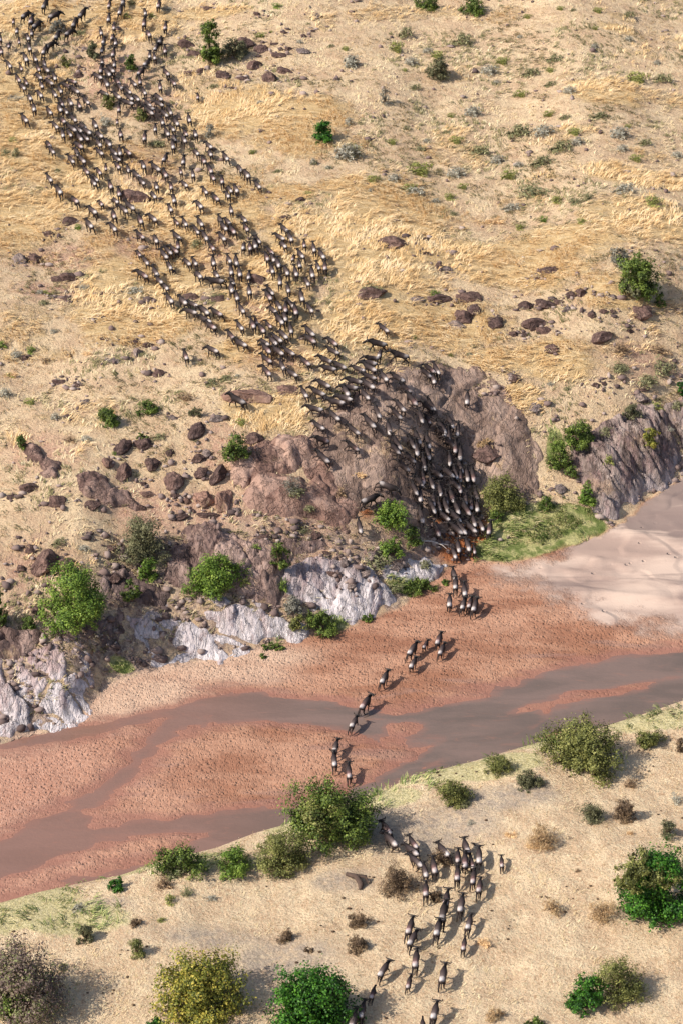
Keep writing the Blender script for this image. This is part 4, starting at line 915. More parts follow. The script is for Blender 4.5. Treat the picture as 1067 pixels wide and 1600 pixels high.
# ---------------------------------------------------------------- wildebeest
def coat(name, tint=1.0, red=0.0):
    n = NT(name); co = n.coord()
    s = n.n('ShaderNodeSeparateXYZ'); n.put(co, s.inputs[0])
    X, Y, Z = s.outputs[0], s.outputs[1], s.outputs[2]
    nz = n.noise(co, 5, 3)
    y2 = n.math('ADD', Y, n.math('MULTIPLY', n.math('SUBTRACT', nz, .5), .25))
    c = n.ramp(n.rng(y2, -1.0, 1.4, 0, 1, False), [(.04, srgb(140 + red * 14, 128, 124, tint)), (.14, srgb(214, 204, 200, tint)), (.22, srgb(182 + red * 14, 170, 166, tint)), (.29, srgb(100 + red * 14, 87, 84, tint)), (.42, srgb(70, 59, 58, tint)), (.58, srgb(54, 45, 46, tint)), (.66, srgb(38, 32, 33, tint))])  # pale rump band: the sunlit sheen of the back painted into the coat
    stripes = n.rng(n.math('SINE', n.math('MULTIPLY', n.math('ADD', Y, n.math('MULTIPLY', nz, .12)), 42)), .1, .9)
    sf = n.math('MULTIPLY', stripes, n.math('MULTIPLY', n.rng(Y, -.05, .3), n.rng(Y, .8, .5)))
    c = n.mix(n.math('MULTIPLY', sf, .5), c, srgb(46, 40, 40, tint))
    low = n.math('MAXIMUM', n.rng(n.math('ADD', Z, n.math('MULTIPLY', nz, .1)), 1.18, .92, 0, 1), n.rng(Y, -.76, -.86))
    c = n.mix(low, c, srgb(54, 44, 42, tint))
    return n.fin(c, .72, None, .2)
COATS = [coat('grey_coat'), coat('shaded_coat', .62), coat('brownish_coat', .85, 1.0)]  # second coat is a darker copy, painting in the unlit side of side-on animals
n = NT('horn'); n.fin(srgb(52, 46, 44), .4); M_HORN = n.m
n = NT('black_hair'); n.fin(srgb(26, 22, 24), .7); M_HAIR = n.m
def skin_mesh(name, nodes, edges, sub=1):
    import bmesh
    bm = bmesh.new(); L = bm.verts.layers.skin.verify()
    vs = []
    for i, (p, r) in enumerate(nodes):
        v = bm.verts.new(p); v[L].radius = r if isinstance(r, tuple) else (r, r); v[L].use_root = (i == 0); vs.append(v)
    for a, b in edges: bm.edges.new((vs[a], vs[b]))
    me = bpy.data.meshes.new(name + '_bones'); bm.to_mesh(me); bm.free()
    o = bpy.data.objects.new(name, me); C.objects.link(o)
    m = o.modifiers.new('s', 'SKIN'); m.use_smooth_shade = True
    m2 = o.modifiers.new('u', 'SUBSURF'); m2.levels = sub; m2.render_levels = sub
    dg = bpy.context.evaluated_depsgraph_get(); dg.update()
    out = bpy.data.meshes.new_from_object(o.evaluated_get(dg)); out.name = name
    bpy.data.objects.remove(o)
    out.polygons.foreach_set('use_smooth', np.ones(len(out.polygons), bool))
    return out
def beast(pose, sub=2):
    """standing height about 1.3 m at the shoulder, facing +Y; returns body, horns and mane meshes"""
    P = dict(fl=(0, 0), fr=(0, 0), hl=(0, 0), hr=(0, 0), head=0.0, turn=0.0, flex=0.0); P.update(pose)
    tn = P['turn']; hd = P['head'] - .07
    nodes = [((0, -.6, 1.0), (.235, .25)), ((0, -.22, .97 + P['flex']), (.25, .27)), ((0, .14, 1.02 + P['flex']), (.255, .32)), ((0, .42, 1.12), (.19, .3)),
             ((.16 * tn, .72, 1.18 + hd * .3), (.1, .19)), ((.36 * tn, .96, 1.2 + hd), (.12, .14)), ((.5 * tn, 1.17, 1.05 + hd * 1.15), (.095, .1)), ((.58 * tn, 1.36, .86 + hd * 1.25), (.085, .08)),
             ((0, -.76, .98), (.12, .15)), ((.02, -.9, .82), (.04, .04)), ((.03, -.98, .58), (.055, .055)), ((.03, -1.0, .36), (.02, .02))]
    edges = [(0, 1), (1, 2), (2, 3), (3, 4), (4, 5), (5, 6), (6, 7), (0, 8), (8, 9), (9, 10), (10, 11)]
    def leg(root, sx, y0, z0, sw, lift, hind):
        i = len(nodes)
        if hind:
            pts = [((sx * .15, y0 + .02, z0 - .2), (.12, .15)), ((sx * .16, y0 + .12 + sw * .25, .68), (.075, .1)), ((sx * .16, y0 - .12 + sw * .62, .46 + lift * .5), (.06, .065)), ((sx * .16, y0 - .04 + sw, .1 + lift), (.048, .048)), ((sx * .16, y0 + .04 + sw * 1.02, .03 + lift), (.055, .06))]
        else:
            pts = [((sx * .15, y0, z0 - .25), (.1, .13)), ((sx * .15, y0 + sw * .3, .64), (.06, .07)), ((sx * .15, y0 + .03 + sw * .68, .42 + lift * .6), (.058, .058)), ((sx * .15, y0 + sw * 1.0 - lift * .3, .1 + lift), (.046, .046)), ((sx * .15, y0 + .05 + sw * 1.05 - lift * .3, .03 + lift), (.055, .06))]
        for q in pts: nodes.append(q)
        edges.append((root, i))
        for k in range(len(pts) - 1): edges.append((i + k, i + k + 1))
    leg(3, -1, .4, 1.1, P['fl'][0], P['fl'][1], False); leg(3, 1, .4, 1.1, P['fr'][0], P['fr'][1], False)
    leg(0, -1, -.6, .98, P['hl'][0], P['hl'][1], True); leg(0, 1, -.6, .98, P['hr'][0], P['hr'][1], True)
    body = skin_mesh('wildebeest', nodes, edges, sub)
    hx, hy, hz = .36 * tn, .98, 1.3 + hd
    hn = [((hx, hy, hz), .06)]; he = []
    for s in (-1, 1):
        i = len(hn)
        hn += [((hx + s * .13, hy + .02, hz + .0), .06), ((hx + s * .3, hy + .02, hz - .04), .05), ((hx + s * .4, hy + .0, hz + .06), .038), ((hx + s * .34, hy - .04, hz + .22), .018)]
        he += [(0, i), (i, i + 1), (i + 1, i + 2), (i + 2, i + 3)]
        j = len(hn); hn += [((hx + s * .12, hy - .08, hz - .05), .03), ((hx + s * .25, hy - .13, hz - .09), .035), ((hx + s * .32, hy - .14, hz - .12), .012)]
        he += [(0, j), (j, j + 1), (j + 1, j + 2)]
    horns = skin_mesh('horns', hn, he, 1)
    mn = [((0, .42, 1.38), .06), ((.1 * tn, .66, 1.36 + hd * .25), .06), ((.3 * tn, .9, 1.28 + hd * .9), .05), ((.2 * tn, .82, .95 + hd * .5), .05), ((.3 * tn, .95, .86 + hd * .8), .06), ((.4 * tn, 1.1, .78 + hd * 1.0), .03)]
    mane = skin_mesh('mane', mn, [(0, 1), (1, 2), (3, 4), (4, 5)], 1)
    for m_ in (horns,): m_.materials.append(M_HORN)
    mane.materials.append(M_HAIR)
    return body, horns, mane
POSES = [
    dict(fl=(.18, 0), fr=(-.2, .02), hl=(-.22, 0), hr=(.2, 0), head=-.02),
    dict(fl=(.42, .16), fr=(.3, .26), hl=(-.45, .08), hr=(-.36, .16), head=.03),
    dict(fl=(-.2, .0), fr=(.3, .18), hl=(.24, .1), hr=(-.32, .02), head=.06, turn=.25),
    dict(fl=(.1, 0), fr=(-.12, 0), hl=(.1, 0), hr=(-.12, 0), head=-.12, turn=-.35),
    dict(fl=(-.28, .2), fr=(-.1, .1), hl=(.35, .0), hr=(.42, .06), head=.0, flex=.05),
    dict(fl=(.3, .05), fr=(-.25, 0), hl=(-.3, .05), hr=(.26, 0), head=.1, turn=.1),
    dict(fl=(.08, 0), fr=(-.06, 0), hl=(-.1, 0), hr=(.12, 0), head=-.34, turn=.15),
]
BEASTS = []
for ps in POSES:
    b, h, m_ = beast(ps)
    var = []
    for cm in COATS:
        bb = b.copy(); bb.materials.append(cm); var.append(bb)
    BEASTS.append((var, h, m_))
n_body = len(BEASTS[0][0][0].vertices)
print('body verts', n_body)

# rump x, y, head x, y on enlargements: (origin x, origin y, scale, rows)
A = []
def TA(x0, y0, sc, rows):
    for q in rows: A.append((x0 + q[0] / sc, y0 + q[1] / sc, x0 + q[2] / sc, y0 + q[3] / sc) + tuple(q[4:]))
S7 = 7.113
TA(0, 0, S7, [(150, 210, 150, 135, 'c'), (265, 175, 335, 120, 'k'), (495, 60, 530, 5, 'k'), (345, 240, 380, 160), (385, 285, 505, 225, 'k'), (580, 175, 680, 140, 'k'), (900, 160, 935, 125, 'k'), (825, 265, 855, 215, 'k'), (750, 370, 795, 340, 'k'), (190, 330, 190, 265), (355, 350, 355, 290), (320, 410, 300, 350),
   (215, 430, 205, 385, 'c'), (100, 475, 105, 430, 'c'), (5, 420, 0, 350), (20, 555, 5, 490), (335, 520, 310, 450), (625, 410, 655, 370, 'k'), (535, 510, 595, 470, 'k'), (490, 560, 520, 510), (295, 650, 250, 560), (400, 635, 360, 570), (500, 695, 490, 620), (240, 725, 210, 665, 'c'), (110, 705, 70, 650), (440, 740, 405, 675),
   (520, 760, 480, 720), (450, 845, 375, 780), (615, 845, 590, 785), (210, 860, 160, 790), (295, 885, 265, 825, 'c'), (270, 955, 215, 890), (470, 930, 445, 880), (570, 900, 530, 870), (830, 890, 745, 865), (770, 945, 700, 915), (680, 990, 645, 930), (860, 1000, 800, 960), (460, 1045, 410, 985), (620, 1035, 575, 975)])
TA(130, 0, S7, [(290, 40, 300, 0), (410, 120, 440, 50), (445, 20, 450, -25, 'k'), (285, 200, 295, 140), (345, 290, 335, 215), (695, 125, 690, 70), (840, 45, 855, 0), (205, 345, 185, 275), (680, 250, 690, 190), (740, 375, 690, 315), (915, 295, 925, 220), (325, 400, 340, 350), (225, 450, 240, 400), (365, 465, 370, 400),
   (855, 460, 885, 375, 'k'), (805, 515, 835, 470), (915, 545, 905, 480), (210, 540, 235, 490), (335, 590, 350, 530), (800, 620, 790, 570), (745, 600, 740, 550), (215, 670, 205, 610), (350, 700, 350, 635), (690, 700, 735, 660), (200, 770, 205, 705), (330, 770, 255, 700), (290, 810, 250, 760), (190, 845, 100, 800), (625, 790, 680, 750),
   (635, 885, 630, 830), (270, 920, 240, 860), (400, 905, 370, 850), (575, 910, 490, 845), (940, 800, 890, 750), (1015, 905, 965, 850), (860, 950, 850, 890), (260, 1025, 160, 975), (520, 1000, 450, 945), (430, 950, 395, 910), (690, 1010, 650, 945)])
TA(0, 130, S7, [(345, 155, 300, 90), (385, 275, 370, 215), (295, 400, 210, 315), (795, 210, 770, 170), (890, 230, 860, 170), (975, 190, 915, 135), (695, 220, 670, 160), (685, 280, 660, 235), (565, 305, 525, 260), (740, 300, 715, 260), (840, 390, 800, 350), (630, 460, 570, 400), (720, 415, 690, 380), (940, 465, 870, 420),
   (705, 555, 690, 490), (830, 495, 780, 460), (785, 545, 755, 500), (905, 500, 860, 460), (970, 540, 920, 500), (905, 605, 860, 550), (970, 590, 920, 550), (590, 730, 545, 680), (555, 665, 495, 595), (900, 690, 830, 640), (805, 840, 740, 775), (930, 845, 880, 790), (870, 770, 845, 720), (970, 965, 920, 905), (565, 1050, 500, 975)])
TA(130, 130, S7, [(400, 140, 345, 100), (540, 155, 490, 115), (610, 155, 570, 120), (530, 205, 430, 180), (400, 270, 400, 210), (380, 390, 375, 340, 'c'), (145, 455, 100, 390), (205, 575, 150, 530), (425, 560, 405, 500), (685, 600, 690, 540), (805, 490, 800, 420), (735, 215, 700, 180), (750, 260, 700, 240), (750, 310, 700, 270),
   (860, 160, 810, 120), (860, 215, 800, 180), (975, 300, 940, 230), (920, 330, 880, 290), (890, 420, 870, 370), (1050, 435, 1010, 380), (1005, 490, 950, 430), (945, 545, 910, 490), (1020, 610, 1000, 560), (1005, 690, 995, 640), (300, 665, 250, 610), (190, 665, 130, 600), (205, 755, 120, 690), (360, 760, 300, 700), (515, 755, 425, 690),
   (415, 760, 400, 700), (395, 820, 340, 790), (395, 905, 360, 850), (255, 905, 250, 855, 'c'), (190, 970, 140, 900), (510, 940, 490, 880), (680, 905, 660, 855), (900, 825, 940, 770), (830, 940, 760, 890), (620, 1020, 560, 975), (925, 1010, 900, 960), (150, 1050, 100, 1000)])
TA(270, 150, S7, [(190, 245, 155, 165), (155, 400, 120, 350), (260, 410, 235, 345), (140, 480, 100, 420), (425, 545, 360, 490), (430, 630, 395, 580), (280, 620, 240, 575), (605, 675, 560, 625), (360, 715, 315, 660), (120, 720, 125, 660), (95, 810, 80, 760, 'c'), (230, 855, 215, 775), (430, 820, 400, 765), (460, 895, 410, 825),
   (555, 935, 545, 870), (760, 800, 715, 740), (840, 880, 790, 800), (965, 985, 900, 925), (155, 970, 80, 905), (375, 1045, 320, 985), (655, 1030, 610, 970), (715, 1040, 680, 975)])
TA(60, 250, S7, [(250, 355, 180, 260), (435, 450, 340, 385), (635, 570, 530, 495), (590, 720, 520, 655), (635, 245, 590, 190), (815, 290, 775, 210), (905, 365, 890, 305), (710, 460, 665, 405, 'c'), (880, 440, 810, 385), (970, 540, 900, 480), (1040, 510, 970, 460), (850, 610, 820, 545), (850, 750, 820, 710)])
TA(200, 270, S7, [(175, 85, 130, 40), (325, 135, 300, 55), (485, 135, 470, 70), (300, 240, 260, 190), (520, 300, 510, 235), (1000, 275, 930, 220), (815, 360, 755, 300), (485, 390, 440, 325), (565, 510, 540, 480, 'c'), (630, 550, 605, 510), (300, 500, 215, 435), (150, 525, 120, 470), (155, 680, 70, 620), (320, 735, 290, 675), (820, 550, 765, 480),
   (775, 625, 720, 555), (565, 695, 490, 640), (545, 790, 540, 735), (465, 855, 400, 790), (545, 840, 500, 800), (420, 905, 355, 830), (870, 700, 850, 660), (950, 815, 890, 745), (210, 965, 150, 880), (130, 870, 100, 825, 'c'), (475, 1025, 435, 950), (680, 985, 610, 920), (760, 985, 710, 920), (960, 990, 935, 905), (1055, 520, 1000, 440)])
TA(340, 270, S7, [(125, 235, 95, 180), (160, 180, 115, 130), (160, 400, 135, 320), (125, 545, 80, 490), (95, 600, 60, 560), (185, 635, 150, 590), (310, 500, 240, 430), (330, 600, 285, 530), (75, 715, 20, 660), (460, 745, 400, 670), (290, 810, 295, 760), (375, 815, 365, 755), (425, 805, 400, 740), (605, 865, 530, 800), (570, 930, 550, 875),
   (620, 945, 600, 895), (145, 960, 115, 910), (215, 985, 205, 940), (685, 1015, 660, 955)])
TA(400, 330, S7, [(340, 190, 275, 140), (305, 270, 255, 240), (385, 300, 350, 235), (325, 365, 275, 315), (540, 345, 530, 290, 'c'), (650, 405, 635, 350), (750, 490, 705, 430), (515, 475, 450, 405), (410, 490, 417, 455, 'c'), (490, 580, 475, 510), (700, 600, 655, 520), (770, 610, 765, 550), (450, 675, 420, 590), (630, 690, 610, 620),
   (575, 770, 540, 700), (350, 665, 325, 600), (190, 645, 160, 570), (270, 770, 265, 690), (365, 855, 345, 770), (175, 880, 150, 850), (155, 935, 115, 880), (515, 950, 485, 860), (270, 1035, 225, 965), (395, 1030, 370, 1000)])
TA(200, 400, S7, [(185, 200, 90, 140), (325, 185, 280, 120), (375, 265, 340, 235), (440, 335, 400, 290), (485, 485, 420, 410), (640, 505, 560, 440), (740, 605, 620, 570), (760, 520, 690, 490), (880, 610, 830, 560), (1020, 620, 910, 570), (900, 710, 780, 650), (960, 775, 900, 740), (810, 215, 740, 150), (1000, 195, 950, 130), (1035, 275, 920, 265, 'k'),
   (652, 1100, 605, 990), (980, 1030, 840, 970)])
TA(340, 400, S7, [(160, 170, 140, 90), (255, 190, 240, 125), (350, 215, 350, 130), (180, 280, 160, 240), (170, 380, 130, 290), (225, 450, 215, 400), (360, 385, 340, 290), (285, 580, 240, 520), (640, 590, 555, 520), (790, 580, 785, 500), (850, 600, 830, 510), (1040, 570, 980, 490), (755, 675, 740, 620), (710, 710, 670, 660), (820, 800, 800, 710),
   (410, 760, 370, 680), (430, 700, 410, 640, 'c'), (585, 740, 545, 700, 'c'), (270, 775, 190, 695), (510, 805, 465, 740), (750, 870, 700, 820), (170, 880, 85, 790), (300, 965, 230, 930), (640, 940, 570, 870), (690, 910, 620, 860), (550, 945, 450, 880), (565, 1030, 510, 970), (700, 1050, 650, 1010), (820, 1050, 760, 1010), (1045, 840, 980, 780), (1050, 920, 1000, 880)])
TA(390, 500, S7, [(640, 455, 560, 390), (210, 420, 150, 375), (205, 560, 145, 490), (375, 495, 330, 415), (500, 580, 420, 530), (945, 235, 860, 170), (950, 325, 850, 280), (880, 430, 760, 390), (910, 520, 830, 500), (1030, 490, 950, 450), (850, 700, 750, 650), (620, 795, 575, 730), (790, 795, 680, 750), (770, 980, 640, 950)])
TA(460, 590, S7, [(465, 420, 390, 360), (300, 525, 160, 455), (310, 690, 200, 640), (665, 565, 590, 510), (320, 880, 220, 790), (645, 745, 540, 670), (615, 245, 535, 215), (520, 225, 475, 220), (570, 155, 545, 110), (650, 115, 560, 100), (800, 180, 730, 110), (860, 85, 780, 40), (910, 350, 860, 255), (840, 490, 760, 410), (1050, 560, 1030, 480)])
TA(530, 500, S7, [(510, 80, 420, 10), (460, 260, 300, 235, 'k'), (700, 390, 570, 355, 'k'), (440, 370, 450, 330), (390, 400, 250, 400), (370, 465, 240, 450), (250, 530, 170, 500), (370, 530, 320, 500), (355, 610, 270, 580), (520, 630, 450, 580), (735, 715, 680, 670), (650, 655, 590, 610), (800, 870, 730, 790), (1000, 905, 920, 810), (955, 950, 870, 900),
   (680, 940, 600, 850), (620, 1020, 545, 945), (950, 575, 880, 510), (1010, 520, 900, 450), (1050, 660, 1030, 600), (210, 670, 120, 650)])
TA(600, 540, S7, [(590, 270, 545, 190), (920, 590, 925, 480)])
TA(600, 600, S7, [(415, 330, 400, 280), (465, 360, 450, 320, 'c'), (730, 405, 680, 285), (655, 490, 630, 370), (815, 500, 825, 390), (580, 490, 520, 400), (640, 540, 590, 500), (370, 575, 330, 480), (435, 610, 415, 530), (290, 635, 255, 560), (700, 550, 700, 510), (705, 620, 670, 590), (790, 680, 790, 570), (125, 640, 90, 580), (100, 690, 50, 630),
   (385, 725, 370, 630), (440, 720, 425, 670), (260, 810, 175, 740), (450, 870, 435, 770), (525, 905, 490, 800), (735, 810, 735, 740), (845, 765, 850, 700), (820, 890, 785, 780), (185, 910, 110, 845), (800, 980, 785, 920), (910, 1000, 900, 920), (960, 990, 950, 930), (870, 1040, 875, 970)])
TA(640, 690, S7, [(260, 340, 180, 280), (155, 380, 150, 310), (245, 430, 215, 350), (85, 425, 30, 340), (40, 510, 15, 440), (400, 360, 345, 310), (445, 415, 400, 370), (360, 540, 345, 440), (450, 560, 415, 475), (550, 520, 535, 430), (255, 630, 250, 520), (135, 610, 125, 510), (410, 590, 405, 530), (630, 640, 635, 550), (740, 590, 715, 490), (680, 690, 685, 610),
   (740, 720, 735, 640), (345, 700, 330, 600), (230, 715, 195, 630), (410, 720, 395, 680), (480, 710, 445, 640), (615, 735, 570, 660), (505, 810, 460, 750), (395, 810, 320, 760), (115, 800, 95, 710), (715, 880, 690, 770), (700, 945, 600, 850), (800, 930, 765, 840), (880, 970, 895, 890), (515, 960, 430, 880), (575, 970, 520, 900), (290, 960, 245, 850)])
TA(640, 780, S7, [(535, 520, 515, 410), (500, 590, 470, 500), (650, 510, 620, 400), (715, 530, 705, 470, 'c'), (500, 850, 455, 730), (505, 950, 505, 890), (610, 1030, 600, 950)])
TA(620, 870, S7, [(580, 510, 585, 400), (725, 530, 750, 450), (845, 560, 870, 490), (805, 515, 815, 480), (450, 925, 490, 830), (300, 950, 340, 890, 'c'), (480, 1030, 515, 960), (145, 1040, 200, 970), (160, 1180, 215, 1090)])
TA(340, 960, 2.667, [(686, 268, 712, 226)])
TA(490, 1060, S7, [(545, 290, 610, 210), (425, 490, 475, 410), (235, 765, 260, 670), (235, 925, 225, 820), (395, 1050, 385, 920)])
TA(590, 1270, 5.081, [(90, 140, 55, 90, 'b'), (130, 230, 80, 180), (285, 250, 225, 175), (290, 310, 230, 265), (350, 365, 315, 330), (380, 465, 365, 400), (450, 445, 440, 390), (550, 315, 490, 255), (715, 290, 675, 195), (645, 355, 645, 295), (690, 400, 690, 310), (795, 360, 795, 285), (750, 395, 740, 350, 'c'), (630, 500, 635, 405), (755, 520, 770, 425, 'b'),
   (800, 590, 810, 520, 'b'), (985, 375, 980, 300, 'c'), (380, 625, 380, 520), (535, 705, 555, 600), (655, 740, 670, 660), (510, 820, 520, 760, 'k'), (465, 940, 485, 850), (715, 885, 735, 810), (245, 915, 275, 830), (255, 1010, 305, 925), (680, 1030, 690, 970, 'c')])
TA(530, 1420, 4.85, [(315, 465, 370, 385), (575, 395, 585, 310), (520, 545, 540, 470, 'c'), (775, 525, 795, 435), (245, 625, 260, 580, 'c'), (165, 780, 185, 690), (710, 800, 735, 715), (95, 870, 105, 830), (630, 870, 630, 830, 'c')])
TA(540, 700, S7, [(375, 390, 530, 470, 'k'), (210, 580, 310, 540, 'k'), (155, 850, 130, 740)])
A.append((376.5, 626, 357, 617, 'k'))
A.append((309.6, 147, 309.6, 137, 'c'))
# drop double readings
B = []
for q in A:
    if any(math.hypot(q[0] - p[0], q[1] - p[1]) < 3.2 for p in B): continue
    B.append(q)
print('animals', len(A), len(B))
INFO = []
for i, q in enumerate(B):
    fl = q[4] if len(q) > 4 else ''
    rx, ry, rz = hit(q[0], q[1], 1.08); hx, hy, hz = hit(q[2], q[3], 1.15)
    dx, dy = hx - rx, hy - ry; L = math.hypot(dx, dy) or 1
    ang = math.atan2(dy, dx) - math.pi / 2
    sc_ = 1.0 * min(max(L / 1.75, .9), 1.07) * random.uniform(.9, 1.08)
    if fl == 'c': sc_ = random.uniform(.62, .74)
    if fl == 'k': sc_ = 1.06
    ux, uy = dx / L, dy / L
    # body origin sits ahead of the rump spot
    ox, oy = rx + ux * .42 * sc_, ry + uy * .42 * sc_
    zf = float(hsamp(ZT, ox + ux * .42, oy + uy * .42)); zr = float(hsamp(ZT, ox - ux * .6, oy - uy * .6))
    pitch = math.atan2(zf - zr, 1.02); pitch = max(min(pitch, .7), -.7)
    oz = (zf * .6 + zr * .42) / 1.02
    INFO.append(dict(px=q, loc=(ox, oy, oz), ang=ang, pitch=pitch, s=sc_, flag=fl, dist=oy * CP + (HC - oz) * SP, u=(ux, uy)))
# keep bodies that overlap too much apart
for it in range(6):
    P_ = np.array([I['loc'][:2] for I in INFO]); U_ = np.array([I['u'] for I in INFO])
    for i in range(len(INFO)):
        d = P_ - P_[i]; r2 = (d ** 2).sum(1); r2[i] = 9e9
        for j in np.where(r2 < 1.2)[0]:
            perp = np.array([-U_[i][1], U_[i][0]]); lat = d[j] @ perp; lon = d[j] @ U_[i]
            if abs(lat) < .52 and abs(lon) < 1.4:
                sh = (.52 - abs(lat)) * .25 * (1 if lat >= 0 else -1)
                P_[i] -= perp * sh; P_[j] += perp * sh
    for i, I in enumerate(INFO):
        ux, uy = I['u']; ox, oy = P_[i]
        zf = float(hsamp(ZT, ox + ux * .42, oy + uy * .42)); zr = float(hsamp(ZT, ox - ux * .6, oy - uy * .6))
        I['loc'] = (ox, oy, (zf * .6 + zr * .42) / 1.02); I['pitch'] = max(min(math.atan2(zf - zr, 1.02), .7), -.7)
order = sorted(range(len(INFO)), key=lambda i: INFO[i]['dist'] / (INFO[i]['s'] if INFO[i]['flag'] == 'c' else 1))
NIND = 300
def matof(I):
    return Matrix.Translation(I['loc']) @ Matrix.Rotation(I['ang'], 4, 'Z') @ Matrix.Rotation(I['pitch'], 4, 'X') @ Matrix.Scale(I['s'], 4) @ Matrix.Scale(1.02, 4, (1, 0, 0))
herd = []
hv, hf, hm, hoff = [], [], [], 0
for rank, i in enumerate(order):
    I = INFO[i]; fl = I['flag']; q = I['px']
    pose = random.choice([0, 0, 1, 2, 3, 4, 5, 5])
    if q[1] > 880: pose = random.choice([1, 1, 4, 5, 2])
    if q[1] < 560: pose = random.choice([0, 3, 5, 2, 6])
    coat_i = 1 if fl == 'k' else (2 if fl in 'b' and fl or random.random() < .22 else 0)
    if fl == 'c': coat_i = 2
    var, ho, ma = BEASTS[pose]
    if rank < NIND:
        o = bpy.data.objects.new('wildebeest', var[coat_i]); C.objects.link(o); o.matrix_world = matof(I)
        for nm, me in (('horns', ho), ('mane', ma)):
            if fl == 'c' and nm == 'horns': continue
            c_ = bpy.data.objects.new(nm, me); C.objects.link(c_); c_.parent = o
        herd.append((o, q[0], q[1], q[2] - q[0], q[3] - q[1], fl, coat_i))
    else:
        M4 = np.array(matof(I))
        for me, mi in ((var[coat_i], coat_i), (ho, 3), (ma, 4)):
            nv = len(me.vertices); v = np.empty(nv * 3, np.float32); me.vertices.foreach_get('co', v); v = v.reshape(-1, 3)
            hv.append(v @ M4[:3, :3].T + M4[:3, 3]); 
            fs = [list(p.vertices) for p in me.polygons]
            hf += [[a + hoff for a in p] for p in fs]; hm += [mi] * len(fs); hoff += nv
            if mi < 3:
                I.setdefault('lc', v)
            hv_l = v
            I.setdefault('chunks', []).append(v)
if hv:
    me = bpy.data.meshes.new('wildebeest_herd'); me.from_pydata(np.concatenate(hv).tolist(), [], hf)
    # the coat material reads body coordinates, kept here as a vector attribute
    loc = []
    for rank, i in enumerate(order):
        if rank >= NIND: loc += INFO[i]['chunks']
    at = me.attributes.new('body_co', 'FLOAT_VECTOR', 'POINT'); at.data.foreach_set('vector', np.concatenate(loc).astype(np.float32).ravel())
    mats = []
    for cm in COATS:
        c2 = cm.copy(); t = c2.node_tree
        an = t.nodes.new('ShaderNodeAttribute'); an.attribute_name = 'body_co'
        for l in list(t.links):
            if l.from_node.type == 'TEX_COORD':
                ts = l.to_socket; t.links.remove(l); t.links.new(an.outputs['Vector'], ts)
        mats.append(c2)
    for m_ in mats + [M_HORN, M_HAIR]: me.materials.append(m_)
    me.polygons.foreach_set('material_index', np.array(hm, np.int32)); me.polygons.foreach_set('use_smooth', np.ones(len(hf), bool))
    me.update()
    o = bpy.data.objects.new('wildebeest_herd', me); C.objects.link(o)
    tag(o, 'far part of the wildebeest herd packed on golden grass at the top', kind='stuff')

# ---------------------------------------------------------------- labels
MARKS = [(505, 205, 'the solitary round bush'), (330, 68, 'the tall narrow tree'), (205, 97, 'the vivid green bush in the upper herd'), (213, 306, 'the grey boulder inside the herd'), (407, 436, 'the bluish boulder inside the herd'),
         (390, 615, 'the flat oval brown rock'), (608, 803, 'the light green bush under the dome'), (762, 708, 'the lone boulder on the dome'), (785, 772, 'the feathery yellow olive bush'), (680, 849, 'the bleached fallen branch'),
         (514, 1266, 'the riverbank tree'), (620, 1375, 'the dry brown shrub on the near bank'), (680, 1399, 'the small dark tuft by the near file'), (487, 1553, 'the glossy round bush'), (445, 340, 'the dark mound above the herd flank'),
         (610, 378, 'the brown boulder in golden grass'), (577, 455, 'the domed boulder in golden grass'), (994, 428, 'the dark green tree'), (910, 1162, 'the wide olive riverbank bush'), (902, 676, 'the round bush on the strata'),
         (341, 896, 'the fan shaped bright bush'), (116, 930, 'the big bushy green tree'), (224, 842, 'the grey green twiggy tree'), (187, 780, 'the longest dark slab'), (169, 650, 'the compact green bush'), (369, 697, 'the ragged light green bush'),
         (109, 431, 'the heart shaped boulder'), (704, 1235, 'the dark olive tufted bush'), (1026, 1378, 'the two toned bush'), (968, 1522, 'the pale feathery bush'), (562, 1437, 'the paired brown tussocks'), (314, 1538, 'the olive yellow bush'), (30, 1528, 'the mauve brown thicket'),
         (366, 1342, 'the fresh green low shrub'), (685, 108, 'the ragged bush high on the slope'), (601, 150, 'the bare grey twig bush'), (740, 10, 'the ridge bush'), (418, 75, 'the upper boulder cluster'), (700, 470, 'the cracked boulder cluster'), (835, 480, 'the mossy boulder group'), (458, 756, 'the bare shrub on the hump'), (560, 925, 'the white crag'), (60, 1080, 'the purplish rock nose')]
ORD = ['', 'second ', 'third ', 'fourth ', 'fifth ', 'sixth ', 'seventh ', 'eighth ', 'ninth ', 'tenth ', 'eleventh ', 'twelfth ', 'thirteenth ', 'fourteenth ', 'fifteenth ', 'sixteenth ', 'seventeenth ', 'eighteenth ', 'nineteenth ', 'twentieth ']
DIRS = ['right of', 'above and right of', 'above', 'above and left of', 'left of', 'below and left of', 'below', 'below and right of']
def sector(dx, dy):
    return int(((math.degrees(math.atan2(-dy, dx)) + 22.5) % 360) // 45)
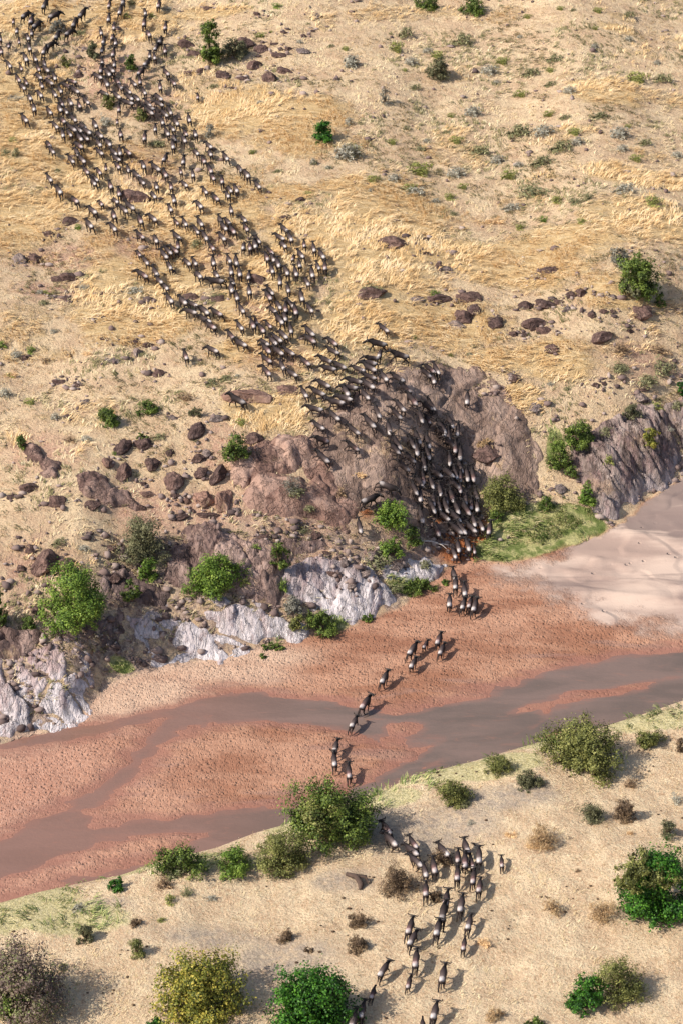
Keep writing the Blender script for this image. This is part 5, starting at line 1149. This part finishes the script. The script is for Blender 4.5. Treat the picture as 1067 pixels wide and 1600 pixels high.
def autolabel(items, noun, cat, group, look, skip=4):
    """items: (object, x, y, look words); one label each: the look, then rank by nearness within a direction from a landmark"""
    cell = {}
    for k, (o, x, y, lw) in enumerate(items):
        ms = sorted(MARKS, key=lambda m: (x - m[0]) ** 2 + (y - m[1]) ** 2)
        ms = [m for m in ms if math.hypot(x - m[0], y - m[1]) > skip][:1]
        m = ms[0]; s = sector(x - m[0], y - m[1])
        cell.setdefault((m, s), []).append((math.hypot(x - m[0], y - m[1]), k))
    for (m, s), L in cell.items():
        L.sort()
        for r_, (d, k) in enumerate(L):
            o, x, y, lw = items[k]
            od = ORD[min(r_, len(ORD) - 1)]
            rk = (od + 'nearest ') if len(L) > 1 else ''
            lb_ = f'{lw} {noun}, {rk}{DIRS[s]} {m[2]}'.strip()
            if len(lb_.split()) > 16: lb_ = lb_.replace(' in golden grass', ' by the grass').replace(' on the near bank', '')
            while len(lb_.split()) > 16: lb_ = lb_.split(' ', 1)[1]
            tag(o, lb_, cat, group)
def lookof(h):
    o, x, y, dx, dy, fl, ci = h
    a = 'calf ' if fl == 'c' else ''
    col = {0: 'pale rumped', 1: 'dark', 2: 'brownish grey'}[ci]
    return col
lst = []
SPEC = {(646, 761.1): 'shaded wildebeest with a sunlit rump standing across the dome facing right'}
for h in herd:
    o, x, y, dx, dy, fl, ci = h
    lst.append((o, x, y, lookof(h)))
autolabel([l for l, h in zip(lst, herd) if h[5] != 'c'], 'wildebeest', 'wildebeest', 'wildebeest running in the herd', None)
autolabel([l for l, h in zip(lst, herd) if h[5] == 'c'], 'wildebeest calf', 'wildebeest', 'wildebeest running in the herd', None)
special = [((592.7, 754.8), 'shaded wildebeest with bright sunlit rump standing sideways on the dome, facing right'),
           ((569.5, 781.5), 'shaded wildebeest bending round beside the light green bush under the dome'),
           ((561.8, 819.5), 'wildebeest alone on bare pale rock below and left of the light green bush'),
           ((729.3, 622.9), 'lone wildebeest crossing the bare upper part of the rock dome'),
           ((376.5, 626), 'shaded straggler wildebeest in front of the flat oval brown rock'),
           ((601.7, 511.2), 'lone wildebeest with its tail raised in golden grass above the dome'),
           ((594.7, 536.6), 'shaded wildebeest seen side on, first above the packed animals on the dome'),
           ((628.4, 554.8), 'long shaded wildebeest side on at the top edge of the rock dome'),
           ((291.6, 554.7), 'lone wildebeest on golden grass left of the main file'),
           ((783.8, 1343.8), 'small grey calf standing apart from the near herd on bare ground'),
           ((642.5, 1035.9), 'wildebeest lowest of the trampled red sand group, largest shadow'),
           ((566.6, 1100.8), 'wildebeest stepping into the shallow brown channel, front one of two'),
           ((549.7, 1128.9), 'wildebeest just behind another at the brown channel edge'),
           ((523, 1190), 'wildebeest right behind another on the red sandbar above the riverbank tree'),
           ((523, 1167.5), 'slender wildebeest leading two others across the red sandbar'),
           ((545.5, 1207.6), 'wildebeest half hidden behind the riverbank tree crown')]
for (x, y), lb in special:
    b = min(herd, key=lambda h: (h[1] - x) ** 2 + (h[2] - y) ** 2)
    if math.hypot(b[1] - x, b[2] - y) < 4: b[0]['label'] = lb
def tw(w, h):
    a = 'small ' if w < 14 else ('large ' if w > 28 else '')
    return a + ('tall ' if h > w * 1.2 else ('low ' if h < w * .55 else ''))
tone = {'d': 'dark', 'p': 'pale', 'r': 'reddish'}
autolabel([(o, x, y, (tw(w, h) + tone[t]).strip()) for (o, x, y, w, h, t) in rock_objs], 'boulder', 'boulder', 'boulders scattered over the slope', None)
kw = {'olive': 'olive green', 'dull': 'dull green', 'brown': 'brown', 'green': 'green', 'grey': 'grey', 'tan': 'straw coloured'}
autolabel([(o, x, y, (tw(w, h) + kw[k]).strip()) for (o, x, y, w, h, k) in scrubs], 'scrub tuft', 'scrub', 'low scrub tufts on the dry slope', None)
import collections
cnt = collections.Counter(o.get('label') for o in C.objects if o.get('label'))
print('duplicate labels', [k for k, v in cnt.items() if v > 1][:20])
